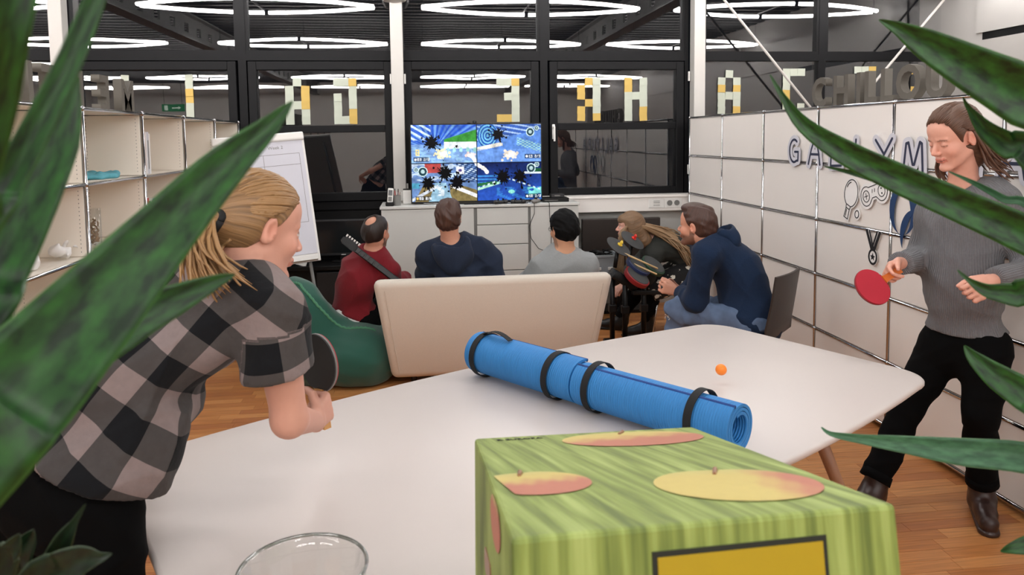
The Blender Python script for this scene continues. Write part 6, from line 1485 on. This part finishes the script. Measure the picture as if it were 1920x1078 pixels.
for S in 'RL':
    a, k = J2['an'+S], J2['kn'+S]; d = unit(a-k)
    MB().tube([a*.80+k*.20, a*.90+k*.10], [.061, .064], 20).build('trouser_cuff', MT['trouser_black'], g2.root, smooth=True)
    shoe(g2, S, MT['leather_brown'], h=.005, shaft=.13, label='dark brown leather ankle boot')
r_ = np.random.default_rng(4)
hair_mesh(g2, lambda q: smin(smax(hair_cap(q, .015, .041, .50, -.09, .75, .004, 5, 70), -ell(q, (-.088, .0, .0), (.03, .028, .042)), .01), ell(q, (0, -.06, -.06), (.066, .045, .085)), .03), MT['hair_brown'], focus=(0, -.12, .06), lo=(-.13, -.17, -.19))
paths = []
for k in range(110):
    sx = r_.uniform(-1, 1); a = -1 if sx < 0 else 1; y0_ = -.012-.085*(1-abs(sx)**2)*1.0; t = r_.normal(0, 1, 3)
    st_ = A3(sx*.083, y0_+.004*t[0], .045-.02*r_.random()); out = A3(sx*.09+.006*t[1], y0_-.022, -.05); e = A3(sx*.095+.012*t[0], y0_-.030+.015*t[1], -.12+.012*t[2]); e2 = e+A3(sx*.02+.012*t[2], -.012+.012*t[0], -.045+.012*t[1])
    paths.append((np.array([st_, out, e, e2]), .0055))
for k in range(26):                      # lock in front of the far shoulder
    t = r_.normal(0, 1, 3); paths.append((np.array([A3(.078, -.01, .03), A3(.084, .006+.006*t[0], -.06), A3(.078+.006*t[1], .030+.008*t[0], -.125), A3(.066+.008*t[2], .04+.01*t[1], -.165+.01*t[2])]), .0045))
for k in range(9):                      # flicked out ends over the near shoulder
    t = r_.normal(0, 1, 3); paths.append((np.array([A3(-.06, -.07, -.02), A3(-.07, -.10, -.09), A3(-.07+.01*t[0], -.135+.008*t[1], -.125+.008*t[2]), A3(-.06+.015*t[1], -.18+.01*t[0], -.128+.010*t[2])]), .0042))
strands(g2, paths, MT['strand_brown'], 'loose_hair')
sweep(g2, 150, (0, -.11, .05), MT['strand_brown'], .014, .0032, 5, 1.6, lift=.03, far=.6)
d2 = unit(A3(-.86, -.42, -.20)); n2 = unit(A3(.25, -.75, -.45)-d2*(d2@A3(.25, -.75, -.45))); s2 = np.cross(d2, n2)
gr2 = J2['wrR']+d2*.085+n2*.026; h2 = unit(d2*.95+s2*-.08)
paddle('table_tennis_paddle', 'red table tennis paddle in the hand of the person in the grey sweater', gr2+h2*.142, h2, A3(-.45, -.85, .25), 'bat_red', 'bat_black')
# ------------------------------------------------------------------ seated people
def seated(name_label, J, head, skin, hairc, **k): return figure('person', name_label, J, head, skin, hairc, **k)
# person in the red sweater on the bean bag
Y3 = 5.14
J3 = dict(pelvis=W(655, 592, Y3)+A3(0, 0, .02), neck=W(703, 468, 5.17), shL=W(662, 500, 5.24), shR=W(733, 507, 5.06), hipL=W(640, 600, 5.22), hipR=W(690, 602, 5.08), elL=A3(-.50, 5.50, .60), elR=W(738, 545, 5.20), wrL=A3(-.30, 5.66, .60), wrR=A3(-.14, 5.52, .60))
J3['knL'] = A3(-.42, 5.68, .52); J3['knR'] = A3(-.20, 5.58, .50); J3['anL'] = A3(-.36, 5.86, .09); J3['anR'] = A3(-.14, 5.78, .09); J3['toL'] = J3['anL']+A3(.05, .17, -.06); J3['toR'] = J3['anR']+A3(.05, .17, -.06)
J3['mid'] = J3['pelvis']*.52+J3['neck']*.48+A3(-.03, -.05, .03)
g3 = seated('person in a dark red sweater over a white collar, seated on the green bean bag', J3, (W(706, 438, 5.16), unit(A3(.52, .85, .02)), (0, 0, 1)), (196, 140, 116), (40, 30, 26), h=.0065, beard=.75, wide=.98,
            hands={'L': (A3(.4, .6, -.3), A3(0, .2, -1), -1), 'R': (A3(.2, .7, -.3), A3(-.2, .2, -1), 1)})
cloth('red_sweater', g3, top_sdf(g3, .018, .016, hem=(J3['pelvis']+g3.up*-.01, -g3.up), fold=.009, ff=28, seed=31, neckcut=-.03), MT['knit_red'], h=.008)
ring_band(g3, J3['neck']+g3.up*-.045, g3.up+A3(0, 0, .2), .066, .05, .008, MT['cotton_white'], 'shirt_collar')
cloth('shirt_tail', g3, top_sdf(g3, .013, .002, hem=(J3['pelvis']+g3.up*-.028, -g3.up), fold=.002, band=.04), MT['cotton_white'], h=.008)
cloth('trousers', g3, legs_sdf(g3, .006, .97, top=(J3['pelvis']+g3.up*-.0, g3.up)), MT['trouser_black'], h=.01, uv=False)
for S in 'RL': shoe(g3, S, MT['boot_black'], h=.01)
hair_mesh(g3, lambda q: smax(hair_cap(q, .009, .030, .50, -.062, 1.0, .0025, 7, 100), -ell(q, (0, -.075, .115), (.042, .05, .05)), .012), MT['hair_dark'])
# person in the navy hoodie, left on the sofa
J4 = dict(pelvis=A3(.27, 4.97, .52), neck=W(846, 456, 4.93), shL=W(800, 478, 4.95), shR=W(906, 466, 4.93), hipL=A3(.17, 5.0, .50), hipR=A3(.38, 5.0, .50), elL=A3(.0, 5.10, .58), elR=W(930, 520, 4.93), wrL=A3(.10, 5.32, .62), wrR=A3(.42, 5.22, .62))
J4['knL'] = A3(.12, 5.46, .52); J4['knR'] = A3(.45, 5.46, .52); J4['anL'] = A3(.12, 5.60, .09); J4['anR'] = A3(.45, 5.60, .09); J4['toL'] = J4['anL']+A3(0, .17, -.06); J4['toR'] = J4['anR']+A3(0, .17, -.06)
g4 = seated('person with short brown hair in a navy hoodie, left on the sofa before the screen', J4, (W(841, 411, 4.90), unit(A3(.12, .98, .10)), (.0, 0, 1)), (206, 152, 128), (84, 56, 44), h=.0065, hs=1.0,
            hands={'L': (A3(.5, .6, .1), A3(0, .2, -1), -1, (.6, .8, .5)), 'R': (A3(-.4, .7, .1), A3(0, .2, -1), 1, (.6, .8, .5))})
cloth('hoodie', g4, top_sdf(g4, .024, .024, hem=(J4['pelvis']+g4.up*-.02, -g4.up), fold=.014, ff=27, seed=41, neckcut=-.03), MT['hoodie_navy'], h=.008)
def hood_sdf(g, c, drop=.10, wr=.115):
    b = -g.F; u = g.up; R = g.R; RM = np.stack([R, b, u])
    def fn(p):
        q = (p-np.asarray(c, F4))@RM.T.astype(F4)
        d = ell(q, (0, .078, -drop*.62), (wr, .055, drop*1.05))
        for s in (-1, 1): d = smin(d, rc(q, (s*wr*.74, .045, -.005), (s*.055, -.075, -.055), .034, .026), .04)
        d = smax(d, -ell(q, (0, .050, .028), (wr*.80, .060, drop*.95)), .022)
        d = smax(d, -ell(q, (0, .0, .03), (.072, .075, .11)), .015)
        return d-wav(p, .006, 30, 17)
    return fn
cloth('hood', g4, hood_sdf(g4, J4['neck']+g4.up*.012-g4.F*.02, .125, .125), MT['hoodie_navy'], J4['neck']-.3, J4['neck']+.25, h=.007)
cloth('trousers', g4, legs_sdf(g4, .012, .97, top=(J4['pelvis']+g4.up*.02, g4.up)), MT['denim_dark'], h=.011, uv=False)
for S in 'RL': shoe(g4, S, MT['boot_black'], h=.012)
hair_mesh(g4, lambda q: hair_cap(q, .014, .034, .55, -.075, .85, .004, 9, 120), MT['hair_chestnut'])
def specs(g):
    mb = MB(); tr = lambda p: Vector((np.array(p)*g.hs)@g.HA+g.hc)
    for s in (-1, 1):
        mb.tube([tr((s*.031+.022*math.cos(a), .104-.004*abs(math.cos(a)), .008+.017*math.sin(a))) for a in np.linspace(0, 2*math.pi, 17)], .0016, 6)
        mb.tube([tr((s*.053, .100, .012)), tr((s*.078, .05, .016)), tr((s*.0835, -.005, .018)), tr((s*.083, -.03, .0))], .0017, 6)
    mb.tube([tr((-.010, .107, .012)), tr((.010, .107, .012))], .0016, 6); mb.build('glasses', MT['plastic_black'], g.root, smooth=True)
specs(g4)
# person in the light grey sweatshirt, right on the sofa
J5 = dict(pelvis=A3(.87, 5.0, .48), neck=W(1059, 474, 4.96), shL=W(1010, 500, 5.0), shR=W(1102, 498, 4.93), hipL=A3(.78, 5.02, .49), hipR=A3(.99, 5.02, .49), elL=A3(.66, 5.16, .52), elR=A3(1.14, 5.08, .50), wrL=A3(.78, 5.36, .60), wrR=A3(1.0, 5.34, .60))
J5['knL'] = A3(.74, 5.47, .52); J5['knR'] = A3(1.0, 5.47, .52); J5['anL'] = A3(.74, 5.62, .09); J5['anR'] = A3(1.0, 5.62, .09); J5['toL'] = J5['anL']+A3(0, .17, -.06); J5['toR'] = J5['anR']+A3(0, .17, -.06)
g5 = seated('person with black hair and glasses in a light grey sweatshirt, right on the sofa', J5, (W(1056, 432, 4.94), unit(A3(-.38, .92, -.05)), (.0, 0, 1)), (204, 154, 124), (16, 15, 16), h=.0065, beard=.4, wide=1.0, hs=1.0,
            hands={'L': (A3(.4, .6, .1), A3(0, .2, -1), -1, (.6, .8, .5)), 'R': (A3(-.4, .6, .1), A3(0, .2, -1), 1, (.6, .8, .5))})
cloth('sweatshirt', g5, top_sdf(g5, .022, .022, hem=(J5['pelvis']+g5.up*-.02, -g5.up), fold=.010, ff=24, seed=51, neckcut=-.02), MT['tee_grey'], h=.008)
ring_band(g5, J5['neck']+g5.up*-.034, g5.up, .072, .018, .007, MT['tee_grey'], 'neckband')
cloth('trousers', g5, legs_sdf(g5, .012, .97, top=(J5['pelvis']+g5.up*.02, g5.up)), MT['denim_dark'], h=.011, uv=False)
for S in 'RL': shoe(g5, S, MT['boot_black'], h=.012)
hair_mesh(g5, lambda q: hair_cap(q, .019, .036, .5, -.078, .8, .0028, 13, 130), MT['hair_black']); specs(g5)
# person with long blond hair, leaning forward on a chair
Y6 = 5.80
ch6 = shell_chair((2.02, 5.86, 0), (-1, .1, 0), 'dark shell chair under the person with long hair, by the far wall')
J6 = dict(pelvis=W(1300, 512, Y6)+A3(.02, .03, 0), neck=W(1222, 452, Y6), shL=W(1226, 480, 5.68), shR=W(1222, 466, 5.96), hipL=W(1296, 520, 5.73), hipR=W(1300, 522, 5.93), elL=W(1212, 520, 5.70), elR=W(1180, 510, 5.98), wrL=W(1180, 532, 5.66), wrR=W(1172, 532, 5.86))
J6['pelvis'][2] = .54; J6['hipL'][2] = .53; J6['hipR'][2] = .53
J6['knL'] = W(1222, 545, 5.72); J6['knR'] = W(1196, 540, 5.93); J6['anL'] = W(1212, 625, 5.76); J6['anR'] = W(1162, 608, 5.98); J6['anL'][2] = .10; J6['anR'][2] = .10
J6['toL'] = J6['anL']+A3(-.17, .0, -.07); J6['toR'] = J6['anR']+A3(-.15, .06, -.07)
J6['mid'] = J6['pelvis']*.5+J6['neck']*.5+A3(.02, 0, .06)
g6 = seated('person with long light brown hair leaning forward behind the toy drum kit', J6, (W(1181, 427, 5.78), unit(A3(-.96, .22, .03)), (.0, 0, 1)), (214, 164, 146), (120, 92, 66), h=.006, fem=True, wide=.88, hs=.95,
            hands={'L': (A3(-.8, 0, -.4), A3(0, 0, -1), -1, (.3, .4, .2)), 'R': (A3(-.8, 0, -.4), A3(0, 0, -1), 1, (.3, .4, .2))})
cloth('dark_jacket', g6, top_sdf(g6, .020, .018, hem=(J6['pelvis']+g6.up*.04, -g6.up), fold=.006, ff=30, seed=61, neckcut=-.02), MT['jacket_green'], h=.008)
J6b = dict(J6)
def skirt(p):
    d = fcap(p, J6['hipL'], J6['hipR'], .145, .145, g6.F, .95); d = smax(d, plane(p, J6['pelvis']+g6.up*.09, g6.up), .01)
    d = smin(d, fcap(p, J6['hipL']*.5+J6['hipR']*.5, J6['knL']*.5+J6['knR']*.5+A3(.02, 0, -.02), .17, .14, A3(0, 0, 1), .62), .06)
    d = smin(d, rc(p, J6['hipL'], J6['knL'], .11, .09), .05); d = smin(d, rc(p, J6['hipR'], J6['knR'], .11, .09), .05)
    d = d-wav(p, .007, 28, 63); return smax(d, plane(p, (J6['knL']+J6['knR'])/2+A3(.0, 0, 0), unit(A3(-.8, 0, -.5))), .01)
cloth('floral_skirt', g6, skirt, MT['floral'], h=.008, uv=False)
cloth('leggings', g6, legs_sdf(g6, .008, .98, top=(J6['pelvis']+g6.up*-.0, g6.up), oh=.012), MT['trouser_black'], h=.009, uv=False)
for S in 'RL': shoe(g6, S, MT['boot_black'], h=.008, shaft=.12)
def ash(q):
    d = smin(hair_cap(q, .014, .046, .40, -.14, .15, .003, 15, 80, ears=False), rc(q, (0, -.06, -.02), (0, -.115, -.10), .072, .075), .04)
    for s in (-1, 1): d = smin(d, fcap(q, (s*.074, -.008, .05), (s*.080, -.02, -.13), .032, .022, (1, 0, 0), .6), .02)
    return smin(d, smax(ell(q, (0, .066, .066), (.060, .040, .042)), -(q[:, 2]-.036), .006), .02)
hair_mesh(g6, ash, MT['hair_ash'], focus=(0, -.1, .12), lo=(-.13, -.19, -.2))
r_ = np.random.default_rng(6); paths = []
bk0 = J6['neck']; bk1 = J6['pelvis']
for k in range(210):
    s = r_.uniform(-1.1, 1); t = r_.normal(0, 1, 3); end = r_.uniform(.45, .98)
    root = g6.hc+(A3(s*.07, -.055-.03*(1-s*s), .02+.03*r_.random())*g6.hs)@g6.HA
    off = g6.R*s*.14; upn = -g6.F
    p1 = bk0+upn*(.098+.012*t[0])+off*.60; p2 = bk0*(1-end*.5)+bk1*end*.5+upn*(.132+.010*t[1])+off*(.9+.15*t[2]); p3 = bk0*(1-end)+bk1*end+upn*(.128+.012*t[0])+off*(1.2+.25*t[1])+A3(0, 0, -.02*abs(t[2]))
    if s < -.45: p2 = p2+A3(0, -.02, -.06*r_.random()); p3 = p3+A3(-.02*r_.random(), -.03, -.13*r_.random())
    paths.append((np.array([root, p1, p2, p3]), .0075))
for k in range(30):                      # hanging in front of the near shoulder
    t = r_.normal(0, 1, 3); a = W(1166+2*t[0], 440, 5.70); b = W(1163+3*t[1], 480, 5.66); c = W(1160+4*t[1], 512+5*t[2], 5.64)
    paths.append((np.array([g6.hc+(A3(-.074, .02, .03)*g6.hs)@g6.HA, a, b, c]), .007))
strands(g6, paths, MT['strand_ash'], 'long_hair', local=False, smooth_pts=10)
# person in the blue hoodie and ripped jeans on the near chair
ch7 = shell_chair((1.885, 4.13, 0), (-.70, .71, 0), 'dark brown shell chair with chrome legs under the person in ripped jeans')
J7 = dict(pelvis=W(1402, 572, 4.13), neck=W(1330, 448, 4.22), shL=W(1326, 478, 4.08), shR=W(1318, 468, 4.40), hipL=W(1404, 590, 4.02), hipR=W(1398, 585, 4.24), elL=W(1304, 562, 4.15), elR=W(1300, 555, 4.52), wrL=W(1270, 547, 4.36), wrR=W(1268, 541, 4.52))
J7['pelvis'][2] = .55; J7['hipL'][2] = .53; J7['hipR'][2] = .53
J7['knL'] = W(1272, 580, 4.24); J7['knR'] = W(1290, 572, 4.56); J7['anL'] = W(1268, 680, 4.32); J7['anR'] = W(1300, 670, 4.62); J7['anL'][2] = .09; J7['anR'][2] = .09
J7['toL'] = J7['anL']+A3(-.12, .12, -.06); J7['toR'] = J7['anR']+A3(-.12, .12, -.06)
J7['mid'] = J7['pelvis']*.5+J7['neck']*.5+A3(.06, -.02, .04); J7['chest'] = J7['pelvis']*.24+J7['neck']*.76+A3(.025, 0, .01)
g7 = seated('person in a blue hoodie and ripped jeans, sitting on the chair by the cabinet wall', J7, (W(1306, 426, 4.22), unit(A3(-.72, .69, .0)), (.0, 0, 1)), (206, 150, 126), (60, 40, 33), h=.0055, beard=.7, wide=1.0, hs=1.0,
            hands={'L': (A3(-.75, .2, .25), A3(.3, .9, .1), -1, (.7, .8, .5), (.9, .4, .5)), 'R': (A3(-.80, -.35, .25), A3(.2, -.9, .1), 1, (.7, .8, .5), (.9, .4, .5))})
cloth('hoodie', g7, top_sdf(g7, .026, .024, hem=(J7['pelvis']+A3(0, 0, -.055), A3(-.35, .1, -1)), cuff=('wr', .80), fold=.008, ff=24, seed=71, neckcut=-.03, droop=[(J7['pelvis']+A3(.02, -.02, -.06), J7['mid'], .165, .135)]), MT['hoodie_blue'], h=.007)
cloth('hood', g7, hood_sdf(g7, J7['neck']+g7.up*.01-g7.F*.035, .085, .11), MT['hoodie_blue'], J7['neck']-.28, J7['neck']+.25, h=.007)
cloth('shirt_tail', g7, top_sdf(g7, .020, .002, hem=(J7['pelvis']+A3(0, 0, -.082), A3(-.35, .1, -1)), fold=.002, band=.04), MT['cotton_white'], h=.008)
lg = legs_sdf(g7, .014, .95, top=(J7['pelvis']+g7.up*.0, g7.up), fold=.011, ff=30, seed=73, oh=.022)
kf = unit(J7['knL']-J7['hipL']); kk = J7['knL']+kf*.055+A3(0, -.01, -.02)
cloth('ripped_jeans', g7, lambda p: smax(lg(p), -ell(p, kk, (.03, .045, .045)), .004), MT['denim'], h=.007, uv=False)
fr = MB(); r_ = random.Random(8)
for k in range(26):
    a = kk+A3(r_.uniform(-.012, .0), r_.uniform(-.04, .04), r_.uniform(-.045, .045)); fr.tube([a, a+A3(-.008, r_.uniform(-.02, .02), r_.uniform(-.018, .004))], .0016, 4)
fr.build('frayed_threads', MT['cotton_white'], g7.root)
for S in 'RL': shoe(g7, S, MT['boot_black'], h=.01)
hair_mesh(g7, lambda q: smin(hair_cap(q, .012, .036, .55, -.06, 1.1, .004, 19, 110), smax(ell(q, (0, .02, .115), (.065, .075, .032)), -(q[:, 2]-.075), .01), .02), MT['hair_chestnut'])
gpos = (J7['wrL']+J7['wrR'])/2+A3(-.085, -.0, .01); gamepad(tuple(gpos), 1.3, 'black game controller held by the person in the blue hoodie')
# piping of the bean bag follows its surface
def snap(p, fn, it=6):
    p = np.array(p, float)
    for _ in range(it):
        e = 1e-3; x = np.array([p, p+[e, 0, 0], p+[0, e, 0], p+[0, 0, e]], F4); d = fn(x); gr_ = (d[1:]-d[0])/e; p = p-gr_*d[0]/max(gr_@gr_, .05)*.8
    return p
pp = []
cpt = np.array(sp_pts)
for k in range(60):
    t = k/59*(len(cpt)-1); i = min(int(t), len(cpt)-2); p = cpt[i]*(1-(t-i))+cpt[i+1]*(t-i); pp.append(snap(p, bag)+A3(0, 0, .004*(1 if k % 2 else -1)))
MB().tube(pp, .010, 6).build('stitched_edge', MT['seam_green'], bb, smooth=True)
